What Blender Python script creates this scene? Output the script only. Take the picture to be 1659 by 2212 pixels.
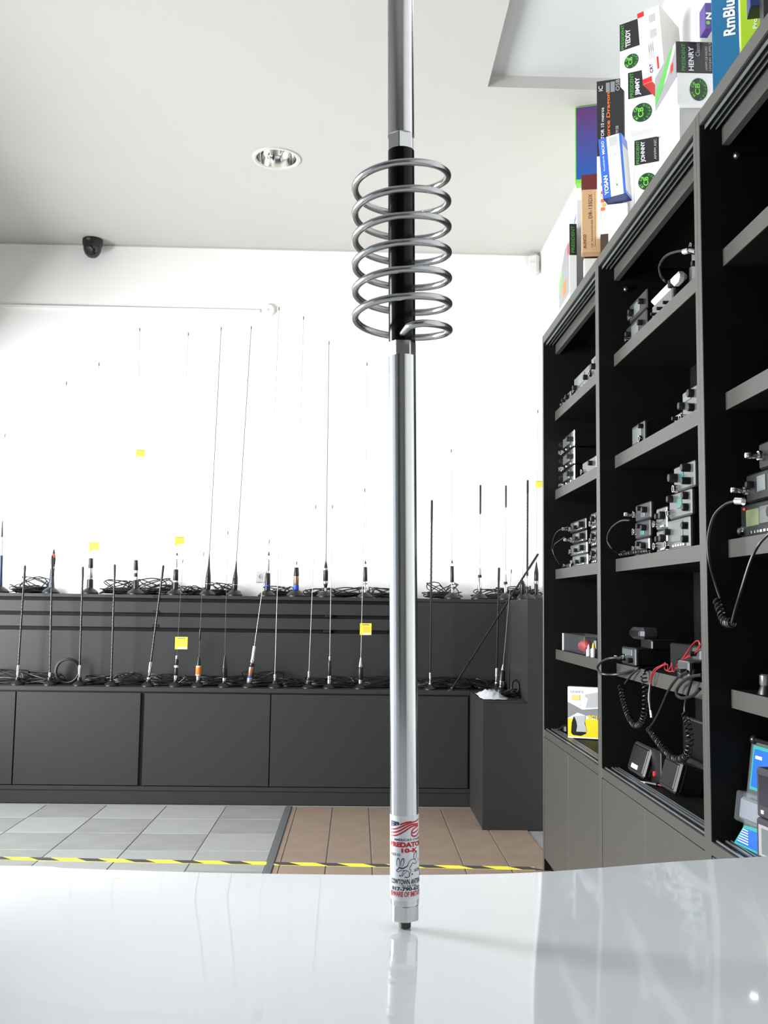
import bpy, bmesh, math, random
from mathutils import Matrix, Vector

for _o in list(bpy.data.objects):
    bpy.data.objects.remove(_o)
scene = bpy.context.scene
COL = scene.collection
random.seed(7)

# ------------------------------------------------------------------ camera
IMG_W, IMG_H, FPX, EYE = 1659, 2212, 2117.67, 1.15
YAW, PITCH, ROLL = 0.0263, 0.0936, 0.0138
_f = Vector((math.sin(YAW) * math.cos(PITCH), math.cos(YAW) * math.cos(PITCH), math.sin(PITCH)))
_r0 = Vector((math.cos(YAW), -math.sin(YAW), 0))
_u0 = _r0.cross(_f)
CAM_F = _f
CAM_R = _r0 * math.cos(ROLL) + _u0 * math.sin(ROLL)
CAM_U = _u0 * math.cos(ROLL) - _r0 * math.sin(ROLL)
CAM_P = Vector((0, 0, EYE))
cam_data = bpy.data.cameras.new('camera')
cam = bpy.data.objects.new('camera', cam_data)
COL.objects.link(cam)
cam.matrix_world = Matrix(((CAM_R.x, CAM_U.x, -CAM_F.x, CAM_P.x), (CAM_R.y, CAM_U.y, -CAM_F.y, CAM_P.y),
                           (CAM_R.z, CAM_U.z, -CAM_F.z, CAM_P.z), (0, 0, 0, 1)))
cam_data.sensor_fit = 'VERTICAL'
cam_data.sensor_height = 36
cam_data.sensor_width = 27
cam_data.lens = 36 * FPX / IMG_H
cam_data.clip_start = 0.02
scene.camera = cam

# ------------------------------------------------------------------ world and daylight
world = bpy.data.worlds.new('world')
scene.world = world
world.use_nodes = True
_bg = world.node_tree.nodes['Background']
_bg.inputs[0].default_value = (0.86, 0.93, 1.0, 1)
_bg.inputs[1].default_value = 1.0


def area(name, loc, target, sx, sy, power, color):
    d = bpy.data.lights.new(name, 'AREA')
    d.shape = 'RECTANGLE'
    d.size, d.size_y, d.energy, d.color = sx, sy, power, color
    o = bpy.data.objects.new(name, d)
    COL.objects.link(o)
    o.location = loc
    o.rotation_euler = (Vector(target) - Vector(loc)).to_track_quat('-Z', 'Z').to_euler()
    return o


# daylight through the shop windows in the left wall (outside the frame)
area('window_daylight', (-4.6, 2.7, 2.2), (0, 3.0, 1.25), 7.2, 2.6, 2000, (0.95, 0.98, 1.0))
scene.view_settings.view_transform = 'Standard'
scene.view_settings.look = 'None'
scene.view_settings.gamma = 1
scene.view_settings.use_curve_mapping = False
scene.view_settings.exposure = 0.08

# ------------------------------------------------------------------ helpers


def ray(x, y):
    return CAM_F + CAM_R * ((x - IMG_W / 2) / FPX) + CAM_U * ((IMG_H / 2 - y) / FPX)


def on_x(x, y, X):
    d = ray(x, y)
    return CAM_P + d * (X / d.x)


def on_y(x, y, Y):
    d = ray(x, y)
    return CAM_P + d * (Y / d.y)


def on_z(x, y, Z):
    d = ray(x, y)
    return CAM_P + d * ((Z - EYE) / d.z)


MATS = {}


def mat(name, col, rough=0.5, metal=0.0, noise=0.0, scale=20.0, bump=0.0, bscale=200.0, coat=0.0, trans=0.0, emit=0.0, stretch=None, alpha=1.0, spec=0.5):
    """procedural material: base colour with a little noise variation and fine relief"""
    m = bpy.data.materials.new(name)
    m.use_nodes = True
    nt = m.node_tree
    b = nt.nodes['Principled BSDF']
    b.inputs['Roughness'].default_value = rough
    b.inputs['Metallic'].default_value = metal
    b.inputs['Coat Weight'].default_value = coat
    b.inputs['Coat Roughness'].default_value = 0.03
    b.inputs['Transmission Weight'].default_value = trans
    b.inputs['Specular IOR Level'].default_value = spec
    b.inputs['Alpha'].default_value = alpha
    if emit:
        b.inputs['Emission Color'].default_value = (*col, 1)
        b.inputs['Emission Strength'].default_value = emit
    tc = nt.nodes.new('ShaderNodeTexCoord')
    mp = nt.nodes.new('ShaderNodeMapping')
    nt.links.new(tc.outputs['Object'], mp.inputs['Vector'])
    if stretch:
        mp.inputs['Scale'].default_value = stretch
    n = nt.nodes.new('ShaderNodeTexNoise')
    n.inputs['Scale'].default_value = scale
    n.inputs['Detail'].default_value = 4
    nt.links.new(mp.outputs[0], n.inputs['Vector'])
    mix = nt.nodes.new('ShaderNodeMix')
    mix.data_type = 'RGBA'
    mix.inputs['A'].default_value = (*[c * (1 - noise) for c in col], 1)
    mix.inputs['B'].default_value = (*[min(1, c * (1 + noise)) for c in col], 1)
    nt.links.new(n.outputs['Fac'], mix.inputs['Factor'])
    nt.links.new(mix.outputs['Result'], b.inputs['Base Color'])
    if bump:
        n2 = nt.nodes.new('ShaderNodeTexNoise')
        n2.inputs['Scale'].default_value = bscale
        nt.links.new(mp.outputs[0], n2.inputs['Vector'])
        bp = nt.nodes.new('ShaderNodeBump')
        bp.inputs['Strength'].default_value = bump
        bp.inputs['Distance'].default_value = 0.002
        nt.links.new(n2.outputs['Fac'], bp.inputs['Height'])
        nt.links.new(bp.outputs[0], b.inputs['Normal'])
    MATS[name] = m
    return m


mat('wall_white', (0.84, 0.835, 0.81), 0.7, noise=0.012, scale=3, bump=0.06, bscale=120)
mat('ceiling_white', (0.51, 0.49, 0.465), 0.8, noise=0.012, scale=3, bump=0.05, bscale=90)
mat('recess_grey', (0.52, 0.53, 0.535), 0.8, noise=0.02, scale=3)
mat('wall_grey', (0.56, 0.56, 0.56), 0.7, noise=0.02)
mat('wall_dark', (0.10, 0.10, 0.10), 0.7, noise=0.1)
mat('laminate', (0.023, 0.0229, 0.0229), 0.5, noise=0.10, scale=60, bump=0.05, bscale=500, spec=0.3)
mat('laminate_lit', (0.060, 0.058, 0.053), 0.42, noise=0.06, scale=60, bump=0.04, bscale=500)  # same laminate, window light on the shelf fronts put into the colour
mat('laminate_shaded', (0.008, 0.0078, 0.007), 0.55, noise=0.15, scale=40, spec=0.12)  # same laminate, shade of the shelf interiors put into the colour
mat('seam_dark', (0.01, 0.01, 0.01), 0.7)
mat('rail_metal', (0.55, 0.58, 0.6), 0.35, metal=0.9)
mat('grout', (0.20, 0.20, 0.20), 0.9, noise=0.2)
mat('tile_grey', (0.235, 0.237, 0.226), 0.45, noise=0.22, scale=7, bump=0.05, bscale=60, stretch=(1, 2.2, 1))
mat('tile_grey_pale', (0.285, 0.288, 0.275), 0.45, noise=0.16, scale=7, bump=0.05, bscale=60, stretch=(1, 2.2, 1))
mat('plank_brown', (0.235, 0.175, 0.132), 0.5, noise=0.25, scale=9, bump=0.05, bscale=60)
mat('plank_tan', (0.265, 0.2, 0.152), 0.5, noise=0.2, scale=9, bump=0.05, bscale=60)
mat('strip_metal', (0.22, 0.23, 0.24), 0.4, metal=0.6)
mat('tape_yellow', (0.85, 0.75, 0.06), 0.5, noise=0.06)
mat('tape_black', (0.05, 0.045, 0.055), 0.5, noise=0.1)
mat('counter_white', (0.70, 0.73, 0.77), 0.035, noise=0.01, scale=4, spec=0.62)
mat('counter_side', (0.7, 0.71, 0.72), 0.4)
mat('aluminium', (0.68, 0.69, 0.70), 0.17, metal=1.0, noise=0.03, scale=60, stretch=(1, 1, 0.02))
mat('aluminium_coil', (0.46, 0.465, 0.47), 0.22, metal=1.0, noise=0.04, scale=40)
mat('steel_thread', (0.32, 0.31, 0.29), 0.35, metal=1.0)
mat('black_rod', (0.002, 0.002, 0.0025), 0.2, noise=0.1, spec=0.22)
mat('label_white', (0.82, 0.84, 0.87), 0.3)
mat('ink_red', (0.50, 0.012, 0.02), 0.4)
mat('ink_black', (0.008, 0.008, 0.012), 0.5)
mat('ink_navy', (0.012, 0.02, 0.09), 0.4)
mat('chrome', (0.86, 0.86, 0.87), 0.12, metal=1.0)
mat('satin_metal', (0.5, 0.5, 0.5), 0.35, metal=1.0)
mat('black_plastic', (0.005, 0.005, 0.0055), 0.38, noise=0.1)
mat('black_rubber', (0.004, 0.004, 0.0045), 0.45, noise=0.1)
mat('grey_plastic', (0.030, 0.031, 0.035), 0.45, noise=0.06)
mat('silver_plastic', (0.13, 0.136, 0.136), 0.25, metal=0.5, noise=0.05)
mat('white_plastic', (0.56, 0.56, 0.545), 0.4)
mat('box_white', (0.86, 0.86, 0.85), 0.45, noise=0.01)
mat('box_grey_side', (0.56, 0.55, 0.53), 0.5)
mat('box_black', (0.018, 0.018, 0.02), 0.35)
mat('box_cardboard', (0.56, 0.35, 0.18), 0.75, noise=0.06, scale=30)
mat('box_blue', (0.03, 0.12, 0.52), 0.4)
mat('box_teal_blue', (0.015, 0.15, 0.34), 0.35, noise=0.12, scale=6)
mat('box_lime', (0.42, 0.68, 0.03), 0.4)
mat('box_navy', (0.012, 0.025, 0.14), 0.4)
mat('box_purple', (0.09, 0.05, 0.24), 0.4)
mat('box_red', (0.62, 0.02, 0.02), 0.4)
mat('ink_green', (0.07, 0.36, 0.06), 0.4)
mat('ink_dark_green', (0.012, 0.05, 0.02), 0.4)
mat('ink_lime', (0.18, 0.62, 0.06), 0.4)
mat('ink_orange', (0.78, 0.17, 0.02), 0.4)
mat('ink_amber', (0.85, 0.45, 0.10), 0.4)
mat('ink_white', (0.85, 0.85, 0.85), 0.4)
mat('ink_grey', (0.25, 0.25, 0.26), 0.4)
mat('ink_pale_grey', (0.5, 0.5, 0.51), 0.4)
mat('ink_blue', (0.02, 0.14, 0.5), 0.4)
mat('ink_brown', (0.07, 0.035, 0.02), 0.5)
mat('box_yellow', (0.86, 0.68, 0.01), 0.4)
mat('tag_yellow', (0.88, 0.80, 0.05), 0.5)
mat('tag_amber', (0.86, 0.58, 0.06), 0.5)
mat('copper', (0.55, 0.30, 0.18), 0.3, metal=1.0)
mat('band_blue', (0.015, 0.07, 0.42), 0.35)
mat('band_navy', (0.012, 0.022, 0.065), 0.35)
mat('band_red', (0.75, 0.05, 0.07), 0.4)
mat('whip_steel', (0.30, 0.25, 0.22), 0.45, metal=0.8)
mat('display_green', (0.13, 0.15, 0.08), 0.2)
mat('display_grey', (0.11, 0.125, 0.125), 0.2)
mat('display_teal', (0.02, 0.13, 0.125), 0.25)
mat('wire_red', (0.26, 0.006, 0.01), 0.4)
mat('clear_acrylic', (0.75, 0.82, 0.85), 0.08, alpha=0.06)
mat('foil', (0.30, 0.33, 0.37), 0.3, metal=0.6, noise=0.2, scale=30)
mat('box_maroon', (0.13, 0.02, 0.018), 0.5)
mat('leaflet_blue', (0.012, 0.10, 0.42), 0.35)
mat('leaflet_teal', (0.025, 0.25, 0.22), 0.4)
mat('screen_frame', (0.03, 0.027, 0.034), 0.4)
mat('screen_dark', (0.025, 0.022, 0.03), 0.15)
mat('dome_black', (0.012, 0.013, 0.012), 0.15)
mat('paper_white', (0.50, 0.52, 0.56), 0.7)
mat('lamp_reflector', (0.75, 0.74, 0.70), 0.12, metal=1.0)


def world_of(o):
    return (world_of(o.parent) @ o.matrix_parent_inverse if o.parent else Matrix()) @ o.matrix_basis


def tag(o, label=None, cat=None, group=None, kind=None):
    if label:
        o['label'] = label
    if cat:
        o['category'] = cat
    if group:
        o['group'] = group
    if kind:
        o['kind'] = kind
    return o


def thing(name, loc, label, cat, group=None):
    o = bpy.data.objects.new(name, None)
    COL.objects.link(o)
    o.location = loc
    o.empty_display_size = 0.02
    return tag(o, label, cat, group)


class MB:
    """collects shapes (in world coordinates through M) and links them as one mesh object"""

    def __init__(s, M=None):
        s.v, s.f, s.mi, s.M = [], [], [], (M or Matrix())

    def add(s, vs, fs, mi=0):
        b = len(s.v)
        s.v += [s.M @ Vector(p) for p in vs]
        s.f += [[b + i for i in f] for f in fs]
        s.mi += [mi] * len(fs)
        return s

    def box(s, x0, x1, y0, y1, z0, z1, ch=0.0, mi=0):
        x0, x1 = sorted((x0, x1)); y0, y1 = sorted((y0, y1)); z0, z1 = sorted((z0, z1))
        if ch <= 0:
            vs = [(x, y, z) for x in (x0, x1) for y in (y0, y1) for z in (z0, z1)]
            return s.add(vs, [(0, 1, 3, 2), (4, 6, 7, 5), (0, 4, 5, 1), (2, 3, 7, 6), (0, 2, 6, 4), (1, 5, 7, 3)], mi)
        ch = min(ch, (x1 - x0) * .45, (y1 - y0) * .45, (z1 - z0) * .45)
        vs, idx = [], {}
        for i, (xs, sx) in enumerate(((x0, 1), (x1, -1))):
            for j, (ys, sy) in enumerate(((y0, 1), (y1, -1))):
                for k, (zs, sz) in enumerate(((z0, 1), (z1, -1))):
                    for ax in range(3):
                        p = [xs + sx * ch, ys + sy * ch, zs + sz * ch]
                        p[ax] = (xs, ys, zs)[ax]
                        idx[i, j, k, ax] = len(vs)
                        vs.append(p)
        fs = []
        g = lambda i, j, k, a: idx[i, j, k, a]
        for i in (0, 1):
            q = [g(i, 0, 0, 0), g(i, 1, 0, 0), g(i, 1, 1, 0), g(i, 0, 1, 0)]
            fs.append(q if i else q[::-1])
            q = [g(0, i, 0, 1), g(0, i, 1, 1), g(1, i, 1, 1), g(1, i, 0, 1)]
            fs.append(q if i else q[::-1])
            q = [g(0, 0, i, 2), g(1, 0, i, 2), g(1, 1, i, 2), g(0, 1, i, 2)]
            fs.append(q if i else q[::-1])
        for j in (0, 1):
            for k in (0, 1):
                q = [g(0, j, k, 1), g(1, j, k, 1), g(1, j, k, 2), g(0, j, k, 2)]
                fs.append(q if (j ^ k) else q[::-1])
                q = [g(j, 0, k, 0), g(j, 1, k, 0), g(j, 1, k, 2), g(j, 0, k, 2)]
                fs.append(q[::-1] if (j ^ k) else q)
                q = [g(j, k, 0, 0), g(j, k, 1, 0), g(j, k, 1, 1), g(j, k, 0, 1)]
                fs.append(q if (j ^ k) else q[::-1])
                for i in (0, 1):
                    t = [g(i, j, k, 0), g(i, j, k, 1), g(i, j, k, 2)]
                    fs.append(t if (i + j + k) % 2 else t[::-1])
        return s.add(vs, fs, mi)

    def lathe(s, prof, n=20, M=None, mi=0, cap=True):
        """prof: (radius, height) pairs turned about local z"""
        vs, fs = [], []
        M = M or Matrix()
        for r, z in prof:
            for k in range(n):
                a = 2 * math.pi * k / n
                vs.append(M @ Vector((r * math.cos(a), r * math.sin(a), z)))
        for i in range(len(prof) - 1):
            for k in range(n):
                k2 = (k + 1) % n
                fs.append((i * n + k, i * n + k2, (i + 1) * n + k2, (i + 1) * n + k))
        if cap:
            fs.append(tuple(range(n))[::-1])
            fs.append(tuple((len(prof) - 1) * n + k for k in range(n)))
        return s.add(vs, fs, mi)

    def tube(s, pts, r, n=8, mi=0, cap=True):
        pts = [Vector(p) for p in pts]
        rs = r if isinstance(r, (list, tuple)) else [r] * len(pts)
        vs, fs = [], []
        t0 = (pts[1] - pts[0]).normalized()
        up = Vector((0, 0, 1)) if abs(t0.z) < 0.9 else Vector((1, 0, 0))
        nrm = t0.cross(up).normalized()
        for i, p in enumerate(pts):
            t = (pts[min(i + 1, len(pts) - 1)] - pts[max(i - 1, 0)])
            t = t.normalized() if t.length > 1e-9 else t0
            nrm = (nrm - t * nrm.dot(t))
            nrm = nrm.normalized() if nrm.length > 1e-6 else t.orthogonal().normalized()
            bi = t.cross(nrm)
            for k in range(n):
                a = 2 * math.pi * k / n
                vs.append(p + (nrm * math.cos(a) + bi * math.sin(a)) * rs[i])
        for i in range(len(pts) - 1):
            for k in range(n):
                k2 = (k + 1) % n
                fs.append((i * n + k, i * n + k2, (i + 1) * n + k2, (i + 1) * n + k))
        if cap:
            fs.append(tuple(range(n))[::-1])
            fs.append(tuple((len(pts) - 1) * n + k for k in range(n)))
        return s.add(vs, fs, mi)

    def prism(s, poly, z0, z1, M=None, mi=0):
        n = len(poly)
        M = M or Matrix()
        vs = [M @ Vector((x, y, z0)) for x, y in poly] + [M @ Vector((x, y, z1)) for x, y in poly]
        fs = [tuple(range(n))[::-1], tuple(range(n, 2 * n))] + [(i, (i + 1) % n, n + (i + 1) % n, n + i) for i in range(n)]
        return s.add(vs, fs, mi)

    def sphere(s, c, r, n=12, m=8, sc=(1, 1, 1), mi=0):
        prof = [(max(1e-5, r * math.sin(math.pi * i / m)), -r * math.cos(math.pi * i / m)) for i in range(m + 1)]
        return s.lathe(prof, n, Matrix.Translation(c) @ Matrix.Diagonal((*sc, 1)), mi, cap=False)

    def build(s, name, m, parent=None, smooth=35, label=None):
        me = bpy.data.meshes.new(name)
        me.from_pydata([tuple(p) for p in s.v], [], s.f)
        for k in (m if isinstance(m, (list, tuple)) else [m]):
            me.materials.append(MATS[k] if isinstance(k, str) else k)
        if len(me.materials) > 1:
            me.polygons.foreach_set('material_index', s.mi)
        me.update()
        if smooth:
            me.polygons.foreach_set('use_smooth', [True] * len(me.polygons))
            me.set_sharp_from_angle(angle=math.radians(smooth))
        o = bpy.data.objects.new(name, me)
        COL.objects.link(o)
        if parent is not None:
            o.parent = parent
            o.matrix_parent_inverse = world_of(parent).inverted()
        if label:
            o['label'] = label
        return o


def part(name, m, parent, fn, label=None, M=None, smooth=35):
    b = MB(M)
    fn(b)
    return b.build(name, m, parent, smooth, label)


def share(o, parent, offset):
    """a further piece that shares the mesh of o, moved by offset"""
    c = o.copy()
    COL.objects.link(c)
    c.parent = parent
    c.matrix_parent_inverse = world_of(parent).inverted() if parent else Matrix()
    c.location = Vector(o.location) + Vector(offset)
    return c


def spline(pts, n=8):
    """Catmull-Rom through the points"""
    P = [Vector(p) for p in pts]
    P = [P[0] * 2 - P[1]] + P + [P[-1] * 2 - P[-2]]
    out = []
    for i in range(1, len(P) - 2):
        p0, p1, p2, p3 = P[i - 1], P[i], P[i + 1], P[i + 2]
        for k in range(n):
            t = k / n
            out.append(0.5 * ((2 * p1) + (p2 - p0) * t + (2 * p0 - 5 * p1 + 4 * p2 - p3) * t * t + (3 * p1 - p0 - 3 * p2 + p3) * t ** 3))
    out.append(P[-2])
    return out


_TEXT = {}


def glyphs(s, bold=0.0):
    key = (s, bold)
    if key not in _TEXT:
        c = bpy.data.curves.new('lettering', 'FONT')
        c.body = s
        c.offset = bold
        c.resolution_u = 3
        c.fill_mode = 'FRONT'
        o = bpy.data.objects.new('lettering', c)
        me = bpy.data.meshes.new_from_object(o)
        vs = [tuple(v.co) for v in me.vertices]
        fs = [tuple(p.vertices) for p in me.polygons]
        bpy.data.objects.remove(o)
        bpy.data.curves.remove(c)
        bpy.data.meshes.remove(me)
        x0 = min(v[0] for v in vs); x1 = max(v[0] for v in vs)
        y0 = min(v[1] for v in vs); y1 = max(v[1] for v in vs)
        vs = [((v[0] - x0) / (x1 - x0), (v[1] - y0) / (y1 - y0)) for v in vs]
        _TEXT[key] = (vs, fs)
    return _TEXT[key]


def facing(fs, vs, nrm):
    """turn faces so that they look along nrm"""
    out = []
    for f in fs:
        a, b, c = (Vector(vs[f[0]]), Vector(vs[f[1]]), Vector(vs[f[2]]))
        out.append(tuple(f) if (b - a).cross(c - a).dot(nrm) >= 0 else tuple(f)[::-1])
    return out


# ------------------------------------------------------------------ main dimensions (metres)
A = 0.8356            # bookcase front
B = (4.41, 3.381, 2.351, 1.321)   # ends of the bookcase units
TOP, STRIP = 2.388, 0.608
XR, YB, ZC = 1.171, 6.279, 3.468  # right wall, back wall, ceiling
XL, YF = -2.75, -2.4              # left wall, wall behind the camera
YLOW, ZLOW, YUP, ZUP = 5.739, 0.655, 5.93, 1.186  # two-step display
YEND, XLOW, XUP = 5.154, 0.665, 0.898
SHELVES = (2.034, 1.674, 1.315, 0.960)
ZT = 0.865            # counter top

# ------------------------------------------------------------------ room shell


def structure(name, m, fn, smooth=35):
    o = part(name, m, None, fn, smooth=smooth)
    o['kind'] = 'structure'
    return o


structure('wall_back', 'wall_white', lambda b: b.box(XL - 0.2, XR + 0.2, YB, YB + 0.15, 0, 3.8))
structure('wall_right', 'wall_white', lambda b: b.box(XR, XR + 0.15, YF - 0.2, YB, 0, 3.8))
structure('wall_front', 'wall_dark', lambda b: b.box(XL - 0.2, XR + 0.2, YF - 0.15, YF, 0, 3.8))


def left_wall(b):
    x0, x1 = XL - 0.15, XL
    zs, zh = 0.45, 2.45
    b.box(x0, x1, YF, YB, 0, zs)
    b.box(x0, x1, YF, YB, zh, 3.8)
    for y0, y1 in ((YF, -0.3), (1.2, 1.6), (5.95, YB)):
        b.box(x0, x1, y0, y1, zs, zh)


structure('wall_left', 'wall_grey', left_wall)
for n, (y0, y1, mull) in enumerate(((-0.3, 1.2, 1), (1.6, 5.95, 3)), 1):
    w = structure('window_%d' % n, 'strip_metal', lambda b: (
        b.box(XL - 0.11, XL - 0.05, y0, y0 + 0.05, 0.45, 2.45), b.box(XL - 0.11, XL - 0.05, y1 - 0.05, y1, 0.45, 2.45),
        b.box(XL - 0.11, XL - 0.05, y0 + 0.05, y1 - 0.05, 0.45, 0.5), b.box(XL - 0.11, XL - 0.05, y0 + 0.05, y1 - 0.05, 2.4, 2.45)))
    for k in range(mull):
        ym = y0 + (y1 - y0) * (k + 1) / (mull + 1)
        part('mullion', 'strip_metal', w, lambda b: b.box(XL - 0.10, XL - 0.06, ym - 0.025, ym + 0.025, 0.5, 2.4))

# ceiling with a raised tray along the right wall
RX, RY, RH = 0.55, 4.19, 0.056
LX, LY = -0.459, 4.957    # downlight centre


def ceiling(b):
    q = 0.2
    b.box(XL - 0.1, RX, YF, LY - q, ZC, ZC + 0.1)
    b.box(XL - 0.1, RX, LY + q, YB, ZC, ZC + 0.1)
    b.box(XL - 0.1, LX - q, LY - q, LY + q, ZC, ZC + 0.1)
    b.box(LX + q, RX, LY - q, LY + q, ZC, ZC + 0.1)
    b.box(RX, XR, RY, YB, ZC, ZC + 0.1)
    n = 48
    vs, fs = [], []
    for k in range(n):
        a = 2 * math.pi * k / n
        c, d = math.cos(a), math.sin(a)
        m = max(abs(c), abs(d))
        vs += [(LX + 0.112 * c, LY + 0.112 * d, ZC), (LX + q * c / m, LY + q * d / m, ZC)]
    for k in range(n):
        j = (k + 1) % n
        fs.append((2 * k, 2 * j, 2 * j + 1, 2 * k + 1)[::-1])
    b.add(vs, fs)


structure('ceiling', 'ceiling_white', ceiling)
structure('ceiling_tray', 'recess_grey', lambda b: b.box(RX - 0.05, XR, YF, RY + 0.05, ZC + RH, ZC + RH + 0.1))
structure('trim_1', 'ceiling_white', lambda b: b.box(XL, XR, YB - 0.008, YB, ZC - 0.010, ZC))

# floor: grout bed with single tiles and planks
floor = structure('floor', 'grout', lambda b: b.box(XL - 0.1, XR, YF, YB, -0.1, -0.004))
rnd = random.Random(3)
tile0 = {}
XT = -0.372
for i in range(7):
    x1 = XT - 0.012 - i * 0.336
    for j in range(11):
        y1 = 5.70 - j * 0.336
        mname = 'tile_grey' if rnd.random() < 0.55 else 'tile_grey_pale'
        if y1 < 2.2:
            continue
        if mname not in tile0:
            o = part('floor_tile', mname, floor, lambda b: b.box(x1 - 0.3325, x1, y1 - 0.3325, y1, -0.02, 0, ch=0.0015))
            tile0[mname] = (o, x1, y1)
        else:
            o, ox, oy = tile0[mname]
            share(o, floor, (x1 - ox, y1 - oy, rnd.uniform(-0.0006, 0)))
PW = 0.2035
plank0 = {}
for i in range(-1, 6):
    x0 = -0.318 + i * PW
    for j in range(3):
        y1 = 5.70 - j * 1.25 + (i % 2) * 0.0
        w0 = PW - 0.006
        if i == -1:
            x0 = -0.345
            w0 = 0.023
        mname = ('plank_brown', 'plank_tan')[(i * 2 + j) % 2]
        key = (mname, i == -1)
        if key not in plank0:
            o = part('floor_plank', mname, floor, lambda b: b.box(x0, x0 + w0, y1 - 1.245, y1, -0.02, 0, ch=0.0015))
            plank0[key] = (o, x0, y1)
        else:
            o, ox, oy = plank0[key]
            share(o, floor, (x0 - ox, y1 - oy, 0))
structure('trim_2', 'strip_metal', lambda b: b.box(XT - 0.009, XT + 0.024, 3.0, 5.70, -0.01, 0.004, ch=0.002))

# ------------------------------------------------------------------ hazard tape on the floor
TA, TB_ = Vector((-2.4, 4.545, 0.0)), Vector((0.80, 4.395, 0.0))
tdir = (TB_ - TA).normalized()
tn = Vector((-tdir.y, tdir.x, 0))
tape = thing('hazard_tape', TA, 'yellow and black striped hazard tape stuck across the tiled floor', 'tape')
TM = Matrix(((tdir.x, tn.x, 0, TA.x), (tdir.y, tn.y, 0, TA.y), (0, 0, 1, 0), (0, 0, 0, 1)))
part('tape_strip', 'tape_yellow', tape, lambda b: b.box(0, (TB_ - TA).length, 0, 0.05, 0, 0.0012), M=TM)
st0 = None
for k in range(15):
    x = 0.10 + k * 0.2135
    if st0 is None:
        st0 = part('black_stripe', 'tape_black', tape, lambda b: b.prism([(x + 0.06, 0.001), (x + 0.155, 0.001), (x + 0.095, 0.049), (x, 0.049)], 0.0011, 0.0016), M=TM)
    else:
        share(st0, tape, tdir * (k * 0.2135))

# ------------------------------------------------------------------ counter
EDGE = [(-1.6, 0.90), (-1.2, 1.03), (-0.8, 1.085), (-0.379, 1.097), (-0.303, 1.088), (-0.227, 1.081), (-0.128, 1.074), (-0.03, 1.071), (0.053, 1.071),
        (0.143, 1.077), (0.202, 1.086), (0.275, 1.106), (0.36, 1.132), (0.483, 1.160), (0.62, 1.178), (0.76, 1.185)]
far = spline([(x, y, 0) for x, y in EDGE], 5)
counter = thing('shop_counter', (0, 0.6, 0), 'glossy white counter with a curved far edge carrying the tall antenna', 'counter')


def wave(x, y):
    """the laminate top is not quite flat"""
    d = math.hypot(x - 0.047, y - 0.897)
    k = min(1, d / 0.06)
    return k * (0.0010 * math.sin(7.5 * x + 3.2 * y + 0.6) + 0.0007 * math.sin(15 * x - 6 * y) + 0.0005 * math.sin(11 * y + 9 * x * y))


def counter_top(b):
    n = 36
    vs, fs = [], []
    for p in far:
        for j in range(n + 1):
            t = j / n
            y = p.y - 0.004 - t * (p.y + 0.55)
            vs.append((p.x, y, ZT + (wave(p.x, y) if 0 < j < n else 0)))
    m = len(far)
    for i in range(m - 1):
        for j in range(n):
            a = i * (n + 1) + j
            fs.append((a, a + 1, a + n + 2, a + n + 1))
    b.add(vs, fs)
    # rounded edge and underside
    ring = [(p.x, p.y) for p in far] + [(far[-1].x, -0.55), (far[0].x, -0.55)]
    e1 = [(x, y - (0.004 if i < m else 0), ZT) for i, (x, y) in enumerate(ring)]
    e2 = [(x, y, ZT - 0.004) for x, y in ring]
    e3 = [(x, y, ZT - 0.035) for x, y in ring]
    k = len(ring)
    for p, q in ((e1, e2), (e2, e3)):
        b.add(p + q, [(i, (i + 1) % k, k + (i + 1) % k, k + i) for i in range(k)])
    b.add(e3, [tuple(range(k))[::-1]])


part('counter_top', 'counter_white', counter, counter_top, smooth=30)
inner = [(p.x * 0.97, p.y - 0.05) for p in far]
part('counter_front', 'counter_side', counter, lambda b: b.prism(inner + [(inner[-1][0], -0.5), (inner[0][0], -0.5)], 0.0, ZT - 0.035))

# ------------------------------------------------------------------ the tall antenna
ABASE = on_y(874.5, 2009, 0.897)
ABASE.z = ZT
ATOP = on_y(865, 0, 0.897)
adir = (ATOP - ABASE).normalized()
ax_x = Vector((1, 0, 0)); ax_x = (ax_x - adir * ax_x.dot(adir)).normalized()
ax_y = adir.cross(ax_x)
AM = Matrix(((ax_x.x, ax_y.x, adir.x, ABASE.x), (ax_x.y, ax_y.y, adir.y, ABASE.y), (ax_x.z, ax_y.z, adir.z, ABASE.z), (0, 0, 0, 1)))
mast = thing('coil_antenna', ABASE, 'tall aluminium antenna with an open wire coil, standing on the white counter', 'antenna')


def ah(y):
    return (on_y(870, y, 0.897).z - ABASE.z) / adir.z


R0 = 0.01275
H = {k: ah(y) for k, y in dict(stud=1986, flat0=1984, flat1=1952, lab0=1938, lab1=1757, col0=771, col1=741, rod1=327, ctop0=328, ctop1=295).items()}


def hexround(ap, r, rot, n=6, m=4):
    """hexagon with its corners cut by a circle"""
    half = math.acos(ap / r)
    pts = []
    for k in range(n):
        c = rot + 2 * math.pi * k / n
        a0 = c + half
        a1 = c + 2 * math.pi / n - half
        for j in range(m + 1):
            a = a0 + (a1 - a0) * j / m
            pts.append((r * math.cos(a), r * math.sin(a)))
    return pts


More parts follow.
